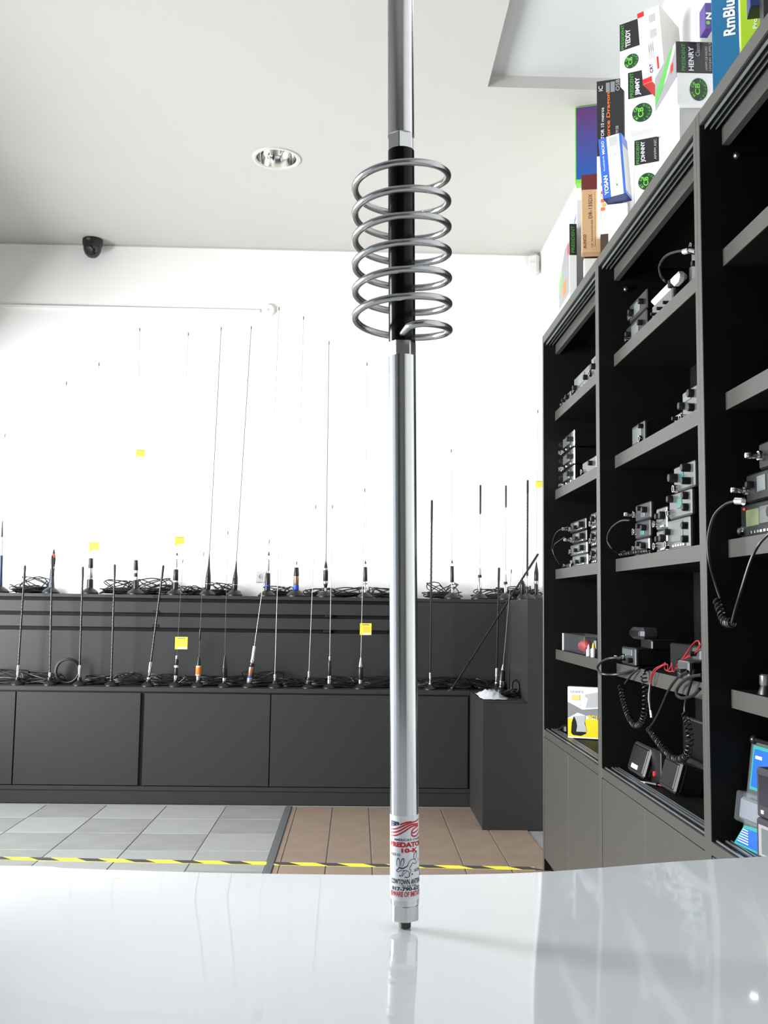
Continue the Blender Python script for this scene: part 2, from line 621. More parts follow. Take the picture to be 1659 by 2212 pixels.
part('threaded_stud', 'steel_thread', mast, lambda b: b.lathe(
    [(0.0044, 0.0)] + [(0.0049 + (0.0006 if i % 2 else -0.0002), 0.0006 + i * (H['stud'] - 0.0006) / 14) for i in range(15)], 20), M=AM)
part('hex_fitting', 'aluminium', mast, lambda b: b.prism(hexround(0.0117, R0 - 0.0003, -2.04), H['flat0'], H['flat1']), M=AM, smooth=20)
part('lower_shaft', 'aluminium', mast, lambda b: b.lathe([(R0 - 0.0008, H['flat1']), (R0, H['flat1'] + 0.0008), (R0, H['col0'])], 64), M=AM)
part('lower_collar', 'aluminium', mast, lambda b: b.prism(hexround(0.0114, R0, -2.566), H['col0'], H['col1']), M=AM, smooth=20)
part('coil_rod', 'black_rod', mast, lambda b: b.lathe([(R0 - 0.0002, H['col1']), (R0 - 0.0002, H['rod1'] - 0.0006), (R0 - 0.0012, H['rod1'])], 48), M=AM, label='black insulating rod inside the coil')
part('upper_collar', 'aluminium', mast, lambda b: b.prism(hexround(0.0113, R0, -2.286), H['ctop0'], H['ctop1']), M=AM, smooth=20)
part('upper_shaft', 'aluminium', mast, lambda b: b.lathe([(R0, H['ctop1']), (R0, 1.18), (R0 - 0.004, 1.185), (0.0035, 1.186), (0.003, 1.6), (0.0005, 1.602)], 64), M=AM)

# open coil: 6.5 turns, clockwise going down when seen from above
RC, RW = 0.0441, 0.0034
zf0 = (on_y(868, 350, 0.897 - RC).z - ABASE.z)
zf1 = (on_y(880, 699, 0.897 - RC).z - ABASE.z)
pitch = (zf0 - zf1) / 6
pts = []
N = 6.5 * 48
for i in range(int(N) + 1):
    t = i / 48            # turns from the back
    a = 2 * math.pi * t
    rr = RC
    if t < 0.10:
        rr = 0.011 + (RC - 0.011) * math.sin(min(1, t / 0.10) * math.pi / 2)
    if t > 6.43:
        rr = 0.010 + (RC - 0.010) * math.sqrt(max(0, 1 - ((t - 6.43) / 0.07) ** 2))
    pts.append((rr * math.sin(a), rr * math.cos(a), zf0 + pitch * 0.5 - pitch * t))
part('coil', 'aluminium_coil', mast, lambda b: b.tube(pts, RW, 14), M=AM, label='bright open wire coil of six and a half turns')

# printed label wrapped round the lower shaft
label = part('label', 'label_white', mast, lambda b: b.lathe([(R0 + 0.0001, H['lab0']), (R0 + 0.0002, H['lab0'] + .0002), (R0 + 0.0002, H['lab1'] - .0002), (R0 + 0.0001, H['lab1'])], 64), M=AM, label='white printed label')
RL = R0 + 0.00035
TH0 = -1.18        # angle where the print begins, measured from the camera side


def wrap(b, vs, fs):
    """flat print (s in metres along the label, h up) onto the shaft"""
    bm = bmesh.new()
    bv = [bm.verts.new((x, 0, z)) for x, z in vs]
    for f in fs:
        try:
            bm.faces.new([bv[i] for i in f])
        except ValueError:
            pass
    x0 = min(v[0] for v in vs); x1 = max(v[0] for v in vs)
    k = int(x0 / 0.0011) + 1
    while k * 0.0011 < x1:
        bmesh.ops.bisect_plane(bm, geom=bm.verts[:] + bm.edges[:] + bm.faces[:], plane_co=(k * 0.0011, 0, 0), plane_no=(1, 0, 0))
        k += 1
    bm.verts.index_update()
    ov, of = [], []
    for v in bm.verts:
        th = TH0 + v.co.x / RL
        ov.append((RL * math.sin(th), -RL * math.cos(th), v.co.z))
    for f in bm.faces:
        ids = [v.index for v in f.verts]
        c = sum((Vector(ov[i]) for i in ids), Vector()) / len(ids)
        c.z = 0
        of += facing([ids], ov, c)
    b.add(ov, of)
    bm.free()


def lab_text(s, y0, y1, s0, s1, m, bold=0.0, slant=0.0):
    h0, h1 = ah(y1), ah(y0)
    gv, gf = glyphs(s, bold)
    vs = [(s0 + x * (s1 - s0), h0 + z * (h1 - h0) + slant * x) for x, z in gv]
    part('lettering', m, label, lambda b: wrap(b, vs, gf), M=AM)


def ls(px, y=1850):
    """pixel column on the label -> distance along the print"""
    cx = 874.0
    u = max(-0.985, min(0.985, (px - cx) / 31.0))
    return (math.asin(u) - TH0) * RL


MM = 0.001
lab_text("AMERICA'S CHOICE", 1804.5, 1809.5, ls(851), ls(851) + 31 * MM, 'ink_navy', 0.02)
lab_text('PREDATOR', 1812, 1823, ls(845), ls(845) + 36.5 * MM, 'ink_red', 0.06)
lab_text('10-K', 1825, 1834.5, ls(866), ls(866) + 16.5 * MM, 'ink_red', 0.05)
lab_text('A KICK ASS', 1836, 1842, ls(845), ls(845) + 11.6 * MM, 'ink_navy', 0.015)
lab_text('ANTENNA', 1870, 1877, ls(893), ls(893) + 11 * MM, 'ink_navy', 0.015)
lab_text('COWTOWN ANTENNAS', 1891, 1902, ls(846), ls(846) + 37 * MM, 'ink_black', 0.03)
lab_text('For Info Call:', 1903, 1907, ls(867), ls(867) + 14 * MM, 'ink_black', 0.02)
lab_text('817-790-623', 1907.5, 1916, ls(847), ls(847) + 30.5 * MM, 'ink_black', 0.04)
lab_text('BEWARE OF IMITATIONS', 1917.5, 1928.5, ls(845), ls(845) + 40 * MM, 'ink_red', 0.03)


def ribbon(cps, widths, n=10):
    """stroke with varying width through pixel points on the label"""
    p2 = spline([(ls(x), ah(y), 0) for x, y in cps], n)
    out_v, out_f = [], []
    m = len(p2)
    for i, p in enumerate(p2):
        t = (p2[min(i + 1, m - 1)] - p2[max(0, i - 1)]).normalized()
        nn = Vector((-t.y, t.x, 0))
        f = i / (m - 1) * (len(widths) - 1)
        k = min(int(f), len(widths) - 2)
        w = widths[k] + (widths[k + 1] - widths[k]) * (f - k)
        out_v += [(p.x + nn.x * w / 2, p.y + nn.y * w / 2), (p.x - nn.x * w / 2, p.y - nn.y * w / 2)]
    out_f = [(2 * i, 2 * i + 1, 2 * i + 3, 2 * i + 2) for i in range(m - 1)]
    return out_v, out_f


flagw = 1.25 * MM
fl = MB(AM)
for cps in ([(845.5, 1787), (853, 1785), (862, 1781), (872, 1776), (882, 1772), (891, 1770), (898, 1769), (903.5, 1766)],
            [(845.5, 1794), (853, 1792), (862, 1788), (872, 1782), (881, 1777), (889, 1774.5), (896, 1775), (902, 1776)],
            [(845.5, 1800.5), (853, 1799), (862, 1795), (872, 1789), (881, 1783), (889, 1779), (896, 1778), (902, 1780)],
            [(864, 1774.5), (870, 1772), (878, 1769.5), (888, 1768.5)],
            [(901, 1781), (896, 1783), (890, 1787), (888, 1791), (892, 1793), (898, 1791), (903, 1787)],
            [(889, 1791), (887.5, 1796), (891, 1800), (897, 1800.5), (902, 1797), (904, 1792)]):
    fl_v, fl_f = ribbon(cps, [flagw, flagw, flagw * 1.1, flagw * 0.9])
    wrap(fl, fl_v, fl_f)
fl.build('flag_stripes', 'ink_red', label)
part('flag_canton', 'ink_navy', label, lambda b: wrap(b, [(ls(845.5), ah(1767)), (ls(861), ah(1769.5)), (ls(863), ah(1775)), (ls(854), ah(1778)), (ls(845.5), ah(1781.5))], [(0, 1, 2, 3, 4)]), M=AM)


def star(cx, cy, r):
    p = [(ls(cx), ah(cy))] + [(ls(cx) + (r if k % 2 == 0 else r * .42) * math.sin(k * math.pi / 5), ah(cy) + (r if k % 2 == 0 else r * .42) * math.cos(k * math.pi / 5)) for k in range(10)]
    return p, [(0, k + 1, (k + 1) % 10 + 1) for k in range(10)]


RL += 0.00012
sb = MB(AM)
for c in ((851, 1771.5), (857, 1774.5), (849.5, 1777)):
    wrap(sb, *star(*c, 0.62 * MM))
sb.build('flag_stars', 'ink_white', label)
RL -= 0.00012
# line drawing of a kicking donkey
dk = MB(AM)
lw = 0.42 * MM
for cps, ww in (([(857, 1864), (856, 1858), (857, 1851), (859.5, 1846), (862, 1851), (862.5, 1858), (861, 1864)], (1.0, 1.6, 1.0)),
                ([(865, 1864), (864.5, 1858), (866.5, 1850), (870, 1846.5), (871.5, 1852), (870, 1859), (867.5, 1864)], (1.0, 1.8, 1.0)),
                ([(861, 1866), (868, 1867.5), (874, 1865), (879, 1862), (881, 1856), (885, 1851), (890, 1849), (895, 1851), (897, 1856), (896, 1860)], (3.0, 1.2, 1)),
                ([(861, 1866), (859, 1870), (856, 1872), (857, 1875), (861, 1875), (864, 1872), (868, 1872.5), (873, 1871.5), (877, 1872)], (2.0, 1.2, 1)),
                ([(873, 1872), (869, 1876), (867, 1881), (865, 1884), (861, 1883)], (1.2, 1, 2.4)),
                ([(878, 1872), (875, 1876), (870, 1880), (868, 1884.5)], (1, 1, 1.6)),
                ([(876, 1872), (881, 1875), (882, 1880), (881, 1886), (876, 1887), (873, 1885.5)], (1, 1, 2.4)),
                ([(883, 1869), (886, 1873), (884, 1879), (883, 1886)], (1.4, 1, 1)),
                ([(890, 1856), (887, 1861), (884, 1866), (883, 1869)], (1, 1.6, 1)),
                ([(895, 1851), (892, 1846), (893, 1839), (896, 1834.5), (898.5, 1839), (897, 1846), (895, 1851)], (1, 2.0, 1)),
                ([(890, 1857), (894, 1859), (898, 1858.5), (899.5, 1855)], (1.4, 1, 1)),
                ([(900, 1852), (902, 1848)], (1.4, 1)), ([(900.5, 1855), (903, 1853)], (1.2, 1)),
                ([(887.5, 1880.5), (888.5, 1879.5), (889.5, 1881), (888.5, 1882), (887.5, 1880.5)], (1.4, 1.4))):
    wrap(dk, *ribbon(cps, [w * lw for w in ww], 6))
dk.build('donkey_drawing', 'ink_navy', label)

# ------------------------------------------------------------------ bookcase units on the right wall
WHERE = ('beside the back wall', 'in the middle of the row', 'nearest the camera')
for ui in range(3):
    y1, y0 = B[ui], B[ui + 1]
    t = 0.0225
    bc = thing('bookcase', (A + 0.17, (y0 + y1) / 2, 0),
               ('dark grey shelf unit at the far end of the row, next to the antenna display',
                'dark grey middle shelf unit with hanging coiled cords',
                'dark grey shelf unit cut off by the right picture edge')[ui], 'bookcase', 'shelf units along the wall')
    for ys in ((y0, y0 + t), (y1 - t, y1)):
        pn = part('side_panel', ['laminate_shaded', 'laminate_lit'], bc, lambda b: (
            b.box(A + 0.004, XR - 0.004, ys[0] + .0004, ys[1] - .0004, 0.0, TOP), b.box(A, A + 0.004, ys[0] + .0006, ys[1] - .0006, 0, TOP, ch=0.001, mi=1)))
    yi0, yi1 = y0 + t, y1 - t
    part('top_panel', ['laminate_shaded', 'laminate_lit'], bc, lambda b: (
        b.box(A + 0.006, XR - 0.004, yi0, yi1, TOP - 0.036, TOP), b.box(A + 0.001, A + 0.006, yi0, yi1, TOP - 0.036, TOP, mi=1)))
    part('pelmet', 'laminate_lit', bc, lambda b: b.box(0.893, 0.911, yi0, yi1, TOP - 0.086, TOP - 0.036))
    for k in range(3):
        part('top_rail', 'rail_metal', bc, lambda b: b.box(A + 0.014 + k * 0.014, A + 0.016 + k * 0.014, yi0, yi1, TOP - 0.046, TOP - 0.036))
    part('back_panel', 'laminate_shaded', bc, lambda b: b.box(XR - 0.012, XR - 0.004, yi0, yi1, 0.0, TOP - 0.036))
    for z in SHELVES:
        part('shelf', ['laminate_shaded', 'laminate_lit'], bc, lambda b: (
            b.box(0.893, XR - 0.012, yi0, yi1, z - 0.043, z), b.box(0.890, 0.893, yi0, yi1, z - 0.043, z, mi=1)))
    part('base_panel', ['laminate_shaded', 'laminate_lit'], bc, lambda b: (
        b.box(A + 0.006, XR - 0.012, yi0, yi1, STRIP - 0.03, STRIP), b.box(A + 0.001, A + 0.006, yi0, yi1, STRIP - 0.03, STRIP, mi=1)))
    for k, (xx, ww) in enumerate(((0.012, .004), (0.034, 0.004), (0.046, 0.003), (0.056, 0.003))):
        part('bottom_rail', 'rail_metal', bc, lambda b: b.box(A + xx, A + xx + ww, yi0, yi1, STRIP, STRIP + 0.004))
    ym = (yi0 + yi1) / 2
    for d0, d1 in ((yi0 + .001, ym - 0.0012), (ym + 0.0012, yi1 - .001)):
        part('cabinet_door', 'laminate_lit', bc, lambda b: b.box(A + 0.002, A + 0.02, d0, d1, 0.055, STRIP - 0.034, ch=0.001))
    part('kick_plate', 'laminate_shaded', bc, lambda b: b.box(A + 0.03, A + 0.045, yi0, yi1, 0.0, 0.055))
    if ui:
        sp = on_y(1352, 625, yi1) if ui == 1 else on_y(1591, 337, yi1)
        part('screw_head', 'satin_metal', bc, lambda b: b.lathe([(0.009, 0.0), (0.009, 0.004), (0.006, 0.009), (0.002, 0.010)], 14, Matrix.Translation((sp.x, yi1, sp.z)) @ Matrix.Rotation(math.pi / 2, 4, 'X')))

# ------------------------------------------------------------------ two-step display at the back wall


def bx(px, y=1600, Y=YLOW):
    return on_y(px, y, Y).x


xs = [bx(305) - 1.51, bx(305), bx(862), XLOW]
for k in range(3):
    x0, x1 = xs[k], xs[k + 1]
    cb = thing('base_cabinet', ((x0 + x1) / 2, YLOW + 0.1, 0), (
        'low dark grey cabinet at the left, behind the pale grey tiles', 'low dark grey cabinet left of the tall mast',
        'narrow low dark grey cabinet in the corner right of the tall mast')[k], 'cabinet', 'low cabinets under the antenna display')
    part('carcass', 'laminate', cb, lambda b: b.box(x0, x1, YLOW + 0.019, YUP - 0.002, 0.075, ZLOW - 0.025))
    mid = bx(30) if k == 0 else bx(583)
    doors = [(x0 + 0.012, mid - 0.003), (mid + 0.003, x1 - 0.012)] if k < 2 else [(x0 + 0.012, x1 - 0.012)]
    for d0, d1 in doors:
        part('cabinet_door', 'laminate', cb, lambda b: b.box(d0, d1, YLOW, YLOW + 0.018, 0.102, ZLOW - 0.033, ch=0.0015))
    part('bottom_rail', 'laminate', cb, lambda b: b.box(x0, x1, YLOW - 0.002, YLOW + 0.018, 0.075, 0.098, ch=0.001))
    part('kick_plate', 'laminate', cb, lambda b: b.box(x0, x1, YLOW + 0.004, YLOW + 0.018, 0, 0.075))
wt = thing('worktop', (-0.8, YLOW + 0.1, ZLOW), 'long dark grey lower display ledge crowded with antennas', 'ledge')
part('ledge_board', 'laminate', wt, lambda b: b.box(xs[0], XLOW, YLOW - 0.004, YUP - 0.002, ZLOW - 0.025, ZLOW, ch=0.002))

up = thing('display_riser', (-0.8, YUP + 0.15, 0), 'tall dark grey rear step of the antenna display below the white wall', 'display step')
xsplit = bx(850, 1400, YUP)
part('riser_body', 'laminate_shaded', up, lambda b: b.box(xs[0], XUP, YUP + 0.02, YB - 0.003, 0.0, ZUP - 0.02))
part('riser_top', 'laminate', up, lambda b: b.box(xs[0], XUP, YUP - 0.003, YB - 0.003, ZUP - 0.02, ZUP, ch=0.0015))
g = lambda y: on_y(0, y, YUP).z - on_y(0, 1272, YUP).z + ZUP
for z1, z0 in ((g(1287), g(1311)), (g(1319), g(1343)), (g(1351), ZLOW - 0.02)):
    part('riser_board', 'laminate', up, lambda b: b.box(xs[0], xsplit, YUP, YUP + 0.018, z0, z1, ch=0.0015))
part('riser_panel', 'laminate', up, lambda b: b.box(xsplit + 0.002, XUP, YUP, YUP + 0.018, ZLOW - 0.02, ZUP - 0.022, ch=0.0015))
for cx, cy in ((337, 1290), (337, 1322), (336, 1352), (710, 1331), (706, 1364)):
    c = on_y(cx, cy, YUP)
    part('hook', 'black_plastic', up, lambda b: b.box(c.x - 0.02, c.x + 0.02, YUP - 0.006, YUP + 0.019, c.z - 0.009, c.z + 0.009, ch=0.003))

rl = thing('corner_display', (1.0, 5.7, 0), 'stepped dark grey display end beside the far shelf unit', 'display step')
part('end_panel', 'laminate', rl, lambda b: b.prism([(XLOW, 0), (XR - .003, 0), (XR - .003, ZUP), (XUP, ZUP), (XUP, ZLOW - 0.012), (XLOW, ZLOW - 0.012)], -0.018, 0.0,
     Matrix.Translation((0, YEND, 0)) @ Matrix.Rotation(math.pi / 2, 4, 'X')))
part('low_body', 'laminate', rl, lambda b: b.box(XLOW + 0.001, XUP, YEND + 0.018, YLOW - 0.006, 0, ZLOW - 0.014))
part('low_ledge', 'laminate', rl, lambda b: b.box(XLOW + 0.001, XUP, YEND + 0.018, YLOW - 0.006, ZLOW - 0.014, ZLOW - 0.002, ch=0.001))
part('tall_body', 'laminate', rl, lambda b: b.box(XUP + 0.0005, XR - 0.003, YEND + 0.018, YB - 0.003, 0, ZUP - 0.002, ch=0.0015))
part('low_corner', 'laminate', rl, lambda b: b.box(XLOW + 0.001, XUP - 0.001, YLOW - 0.005, YUP - 0.003, 0, ZLOW - 0.002, ch=0.0015))

# ------------------------------------------------------------------ ceiling and wall fittings
c = Vector((-0.459, 4.957, ZC))
dl = thing('ceiling_downlight', c, 'round recessed downlight with a mirrored bowl in the white ceiling', 'ceiling light')
part('trim_ring', 'white_plastic', dl, lambda b: b.lathe([(0.128, 0.0), (0.126, -0.006), (0.112, -0.007), (0.104, -0.002), (0.104, 0.0)], 40, Matrix.Translation(c), cap=False))
part('reflector', 'lamp_reflector', dl, lambda b: b.lathe([(0.104, -0.002), (0.098, 0.03), (0.08, 0.065), (0.05, 0.085), (0.001, 0.09)], 40, Matrix.Translation(c), cap=False))
for ox, oy in ((-0.028, 0), (0.02, -0.02)):
    part('bulb', 'white_plastic', dl, lambda b: b.tube([(c.x + ox, c.y + oy, c.z + 0.07), (c.x + ox, c.y + oy, c.z + 0.012)], 0.009, 10))
part('housing', 'laminate_shaded', dl, lambda b: b.lathe([(0.13, 0.002), (0.13, 0.095)], 24, Matrix.Translation(c), cap=False))

c = on_z(198, 514, ZC)
c.y = 6.19
c.z = ZC
dm = thing('dome_camera', c, 'small black dome security camera under the ceiling above the display', 'camera')
part('housing', 'black_plastic', dm, lambda b: b.lathe([(0.058, 0.0), (0.064, -0.004), (0.064, -0.03), (0.058, -0.05)], 28, Matrix.Translation(c)))
part('dome', 'dome_black', dm, lambda b: b.lathe([(0.058, -0.05), (0.055, -0.075), (0.044, -0.1), (0.026, -0.117), (0.001, -0.123)], 28, Matrix.Translation(c), cap=False))
part('lens', 'black_rubber', dm, lambda b: b.lathe([(0.025, 0), (0.022, 0.006), (0.012, 0.004)], 20, Matrix.Translation(c + Vector((-0.006, -0.047, -0.085))) @ Matrix.Rotation(math.radians(115), 4, 'X')))
part('badge', 'silver_plastic', dm, lambda b: b.box(c.x - 0.022, c.x + 0.002, c.y - 0.066, c.y - 0.06, c.z - 0.026, c.z - 0.010, ch=0.001))

c = on_y(1153, 572, 6.22)
mo = thing('motion_sensor', c, 'white motion sensor in the upper corner of the back wall', 'sensor')
part('sensor_case', 'white_plastic', mo, lambda b: b.box(-0.034, 0.034, -0.02, 0.022, -0.068, 0.068, ch=0.012), M=Matrix.Translation((c.x, c.y, c.z)) @ Matrix.Rotation(-0.45, 4, 'Z'))
part('lens_window', 'ink_pale_grey', mo, lambda b: b.box(-0.018, 0.018, -0.022, -0.018, 0.012, 0.018), M=Matrix.Translation((c.x, c.y, c.z)) @ Matrix.Rotation(-0.45, 4, 'Z'))
part('bracket', 'white_plastic', mo, lambda b: b.box(c.x - 0.015, c.x + 0.015, c.y + 0.012, YB, c.z - 0.03, c.z + 0.03))

z = on_y(300, 668, YB).z
cd = thing('cable_conduit', (-1.5, YB, z), 'thin white cable trunking running along the upper back wall', 'conduit')
part('trunking', 'wall_white', cd, lambda b: b.box(XL, bx(562, 672, YB), YB - 0.014, YB, z - 0.011, z + 0.011, ch=0.002))
cj = on_y(580, 671, YB)
jb = thing('junction_cap', cj, 'small round white junction cap at the end of the trunking', 'junction box')
part('cap', 'wall_white', jb, lambda b: b.lathe([(0.042, 0.0), (0.042, 0.012), (0.036, 0.02), (0.012, 0.024)], 24, Matrix.Translation(cj) @ Matrix.Rotation(math.pi / 2, 4, 'X')))
part('screw', 'ink_pale_grey', jb, lambda b: b.lathe([(0.008, 0.022), (0.007, 0.026)], 10, Matrix.Translation(cj) @ Matrix.Rotation(math.pi / 2, 4, 'X')))
cs = on_y(565, 1246, YB)
so = thing('wall_socket', cs, 'white power socket on the wall behind the antennas', 'socket')
part('cover_plate', 'white_plastic', so, lambda b: b.box(cs.x - 0.037, cs.x + 0.037, YB - 0.012, YB, cs.z - 0.037, cs.z + 0.037, ch=0.005))
part('socket_well', 'ink_pale_grey', so, lambda b: b.lathe([(0.021, 0.010), (0.021, 0.014), (0.016, 0.014), (0.014, 0.012)], 20, Matrix.Translation(cs) @ Matrix.Rotation(math.pi / 2, 4, 'X')))

# ------------------------------------------------------------------ cartons on top of the bookcase


class Carton:
    """a carton whose front face is turned by yaw; faces take flat print"""

    def __init__(s, name, label, xl, xr, yt, yb, X, yaw, depth, roll=0.0, z0=None, m='box_white', group='cartons on top of the shelf units', cat='box', Y=None):
        th = math.radians(yaw)
        p = on_x(xl, (yt + yb) / 2, X) if Y is None else on_y(xl, (yt + yb) / 2, Y)
        base = on_y(xl, yb, p.y)
        topz = on_y(xl, yt, p.y).z
        o = Vector((p.x, p.y, base.z if z0 is None else z0))
        U = Vector((math.cos(th), -math.sin(th), 0))
        N = Vector((-math.sin(th), -math.cos(th), 0))
        d = ray(xr, (yt + yb) / 2)
        # intersect the pixel ray with the vertical plane through o along U
        t = (o - CAM_P).dot(N) / d.dot(N)
        q = CAM_P + d * t
        s.xl = xl
        s.w = (q - o).dot(U)
        s.h = topz - o.z
        s.d = depth
        V = Vector((0, 0, 1))
        if roll:
            R = Matrix.Rotation(math.radians(roll), 3, N)
            U, V = R @ U, R @ V
        s.o, s.U, s.V, s.N = o, U, V, N
        s.e = thing(name, o + U * s.w / 2 - N * depth / 2, label, cat, group)
        s.M = Matrix(((U.x, -N.x, V.x, o.x), (U.y, -N.y, V.y, o.y), (U.z, -N.z, V.z, o.z), (0, 0, 0, 1)))
        s.body = part('carton', m, s.e, lambda b: b.box(0, s.w, 0, depth, 0, s.h, ch=0.0012), M=s.M)

    def frame(s, face):
        """origin, u axis, v axis, normal, u length, v length in carton coordinates"""
        X, Y, Z = Vector((1, 0, 0)), Vector((0, 1, 0)), Vector((0, 0, 1))
        if face == 'F':
            return Vector((0, 0, 0)), X, Z, -Y, s.w, s.h
        if face == 'L':
            return Vector((0, s.d, 0)), -Y, Z, -X, s.d, s.h
        if face == 'R':
            return Vector((s.w, 0, 0)), Y, Z, X, s.d, s.h
        return Vector((0, s.d, 0)), X, -Y, -Z, s.w, s.d

    def uv(s, px, py):
        """place on the front face seen at a pixel"""
        d = ray(px, py)
        q = CAM_P + d * ((s.o - CAM_P).dot(s.N) / d.dot(s.N)) - s.o
        return q.dot(s.U) / s.w, q.dot(s.V) / s.h

    def v(s, py):
        q = on_y(0, py, s.o.y)
        return s.uv(s.xl, py)[1]

    def _put(s, name, m, face, pts, fs, lift):
        o, u, v, n, lu, lv = s.frame(face)
        vs = [o + u * (a * lu) + v * (c * lv) + n * lift for a, c in pts]
        return part(name, m, s.e, lambda b: b.add(vs, facing(fs, vs, n)), M=s.M)

    def panel(s, face, u0, v0, u1, v1, m, name='printed_panel', lift=0.0005):
        return s._put(name, m, face, [(u0, v0), (u1, v0), (u1, v1), (u0, v1)], [(0, 1, 2, 3)], lift)

    def poly(s, face, pts, m, name='printed_panel', lift=0.0006):
        return s._put(name, m, face, pts, [tuple(range(len(pts)))], lift)

    def disc(s, face, u, v, r, m, name='printed_disc', lift=0.0008, r2=None):
        o, uu, vv, n, lu, lv = s.frame(face)
        ru, rv = r / lu, (r2 or r) / lv
        return s._put(name, m, face, [(u + ru * math.cos(a * math.pi / 14), v + rv * math.sin(a * math.pi / 14)) for a in range(28)], [tuple(range(28))], lift)

    def text(s, face, txt, u0, v0, u1, v1, m, bold=0.0, rot=False, lift=0.0012, name='lettering'):
        gv, gf = glyphs(txt, bold)
        if rot:   # reads upwards
            pts = [(u1 - y * (u1 - u0), v0 + x * (v1 - v0)) for x, y in gv]
        else:
            pts = [(u0 + x * (u1 - u0), v0 + y * (v1 - v0)) for x, y in gv]
        return s._put(name, m, face, pts, gf, lift)

    def arc_text(s, face, txt, u, v, r, a0, a1, size, m, sq=1.0):
        """letters round a badge"""
        o, uu, vv, n, lu, lv = s.frame(face)
        for k, ch in enumerate(txt):
            if ch == ' ':
                continue
            a = a0 + (a1 - a0) * k / max(1, len(txt) - 1)
            gv, gf = glyphs(ch, 0.02)
            pts = []
            for x, y in gv:
                lx, ly = (x - 0.5) * size * 0.8, (y - 0.5) * size
                pts.append((u + (r * math.cos(a) + lx * math.sin(a) + ly * math.cos(a)) / lu, v + sq * (r * math.sin(a) - lx * math.cos(a) + ly * math.sin(a)) / lv))
            s._put('badge_letter', m, face, pts, gf, 0.0012)


def badge(c, px, py, r, r2=None):
    u, v = c.uv(px, py)
    r2 = r2 or r
    c.disc('F', u, v, r, 'ink_dark_green', 'badge_disc', r2=r2)
    c.text('F', 'CB', u - 0.42 * r / c.w, v - 0.48 * r2 / c.h, u + 0.14 * r / c.w, v + 0.55 * r2 / c.h, 'ink_lime', 0.02, rot=True)
    c.arc_text('F', 'MY CB', u, v, r * 0.76, math.radians(225), math.radians(135), r * 0.3, 'ink_lime', r2 / r)
    c.arc_text('F', 'SUPPORT', u, v, r * 0.76, math.radians(75), math.radians(-75), r * 0.26, 'ink_green', r2 / r)


def president(c, model, ysplit, ytop, bx_, by_, br=0.035, extra=None, mlen=None, br2=None):
    sp, tp = c.v(ysplit), min(1, c.v(ytop))
    c.panel('F', 0, sp, 1, tp, 'box_black')
    H_ = tp - sp
    c.text('F', 'PRESIDENT', 0.07, sp + 0.04 * H_, 0.20, sp + 0.96 * H_, 'ink_green', 0.01, rot=True)
    c.text('F', model, 0.26, sp + 0.08 * H_, 0.47, sp + (mlen or 0.9) * H_, 'ink_white', 0.02, rot=True)
    if extra:
        c.text('F', extra, 0.80, sp + 0.1 * H_, 0.90, sp + 0.9 * H_, 'ink_pale_grey', 0.0, rot=True)
    badge(c, bx_, by_, br, br2)


def px_text(c, txt, x0, x1, y0, y1, m, bold=0.0):
    """upward reading lettering filling the pixel box x0..x1, y0 (top)..y1 (bottom)"""
    u0, v0 = c.uv((x0 + x1) / 2, y1)
    u1, v1 = c.uv((x0 + x1) / 2, y0)
    ua, ub = c.uv(x0, (y0 + y1) / 2)[0], c.uv(x1, (y0 + y1) / 2)[0]
    c.text('F', txt, ua, v0, ub, v1, m, bold, rot=True)


XB = A + 0.07
# cartons with the round green badge, standing on end
jo = Carton('radio_carton', 'lowest of three stacked black-topped cartons with round green badges', 1371, 1424, 299, 420, XB + 0.045, 28, 0.10, z0=TOP)
president(jo, 'JOHNNY', 358, 304, 1398, 392, 0.031, 'AM/FM ASC')
ji = Carton('radio_carton', 'middle one of three stacked black-topped cartons with round green badges', 1357, 1417, 156, 284, XB + 0.012, 28, 0.12, z0=jo.h + TOP + 0.001)
president(ji, 'JIMMY', 215, 158, 1387, 243, 0.034, None, 0.75)
te = Carton('radio_carton', 'topmost of three stacked black-topped cartons with round green badges', 1339, 1388, 53, 156, XB + 0.012, 38, 0.09, z0=ji.o.z + ji.h + 0.001)
president(te, 'TEDDY', 112, 54, 1364, 132, 0.027, None, 0.72)
wb = Carton('shipping_carton', 'white carton with red edges and barcodes leaning beside the topmost badge carton', 1388, 1436, 26, 183, XB + 0.02, 40, 0.17, roll=4.0, m='box_white')
wb.panel('F', 0, 0, 0.42, 0.07, 'box_red', 'red_corner')
wb.panel('F', 0, 0.93, 0.30, 1.0, 'box_red', 'red_corner')
wb.panel('R', 0, 0, 1, 1, 'box_grey_side', 'side_print')
for v0 in (0.80, 0.585):
    for k in range(7):
        wb.panel('F', 0.50, v0 + k * 0.016, 0.80, v0 + k * 0.016 + 0.009, 'ink_grey', 'barcode_bar', 0.0008)
for k in range(6):
    wb.panel('F', 0.38 + 0.085 * (k % 3), 0.30 + 0.10 * (k // 3), 0.42 + 0.085 * (k % 3), 0.50 + 0.04 * (k // 3), 'ink_pale_grey', 'small_print', 0.0008)
wb.text('F', 'CRT', 0.36, 0.11, 0.50, 0.24, 'ink_black', 0.02, rot=True)
wb.panel('F', 0.70, 0.13, 0.78, 0.3, 'box_red', 'small_print', 0.0008)
wb.panel('B', 0, 0, 0.4, 1, 'box_red', 'red_corner')
sw = Carton('support_carton', 'plain white carton added as support under the leaning barcode carton', 1436, 1462, 200, 330, XB + 0.14, 28, 0.06, z0=TOP)  # made-up support, added to hold up the leaning barcode carton
sw.e.scale = (1, 1, (wb.o.z - 0.0015 - TOP) / sw.h)

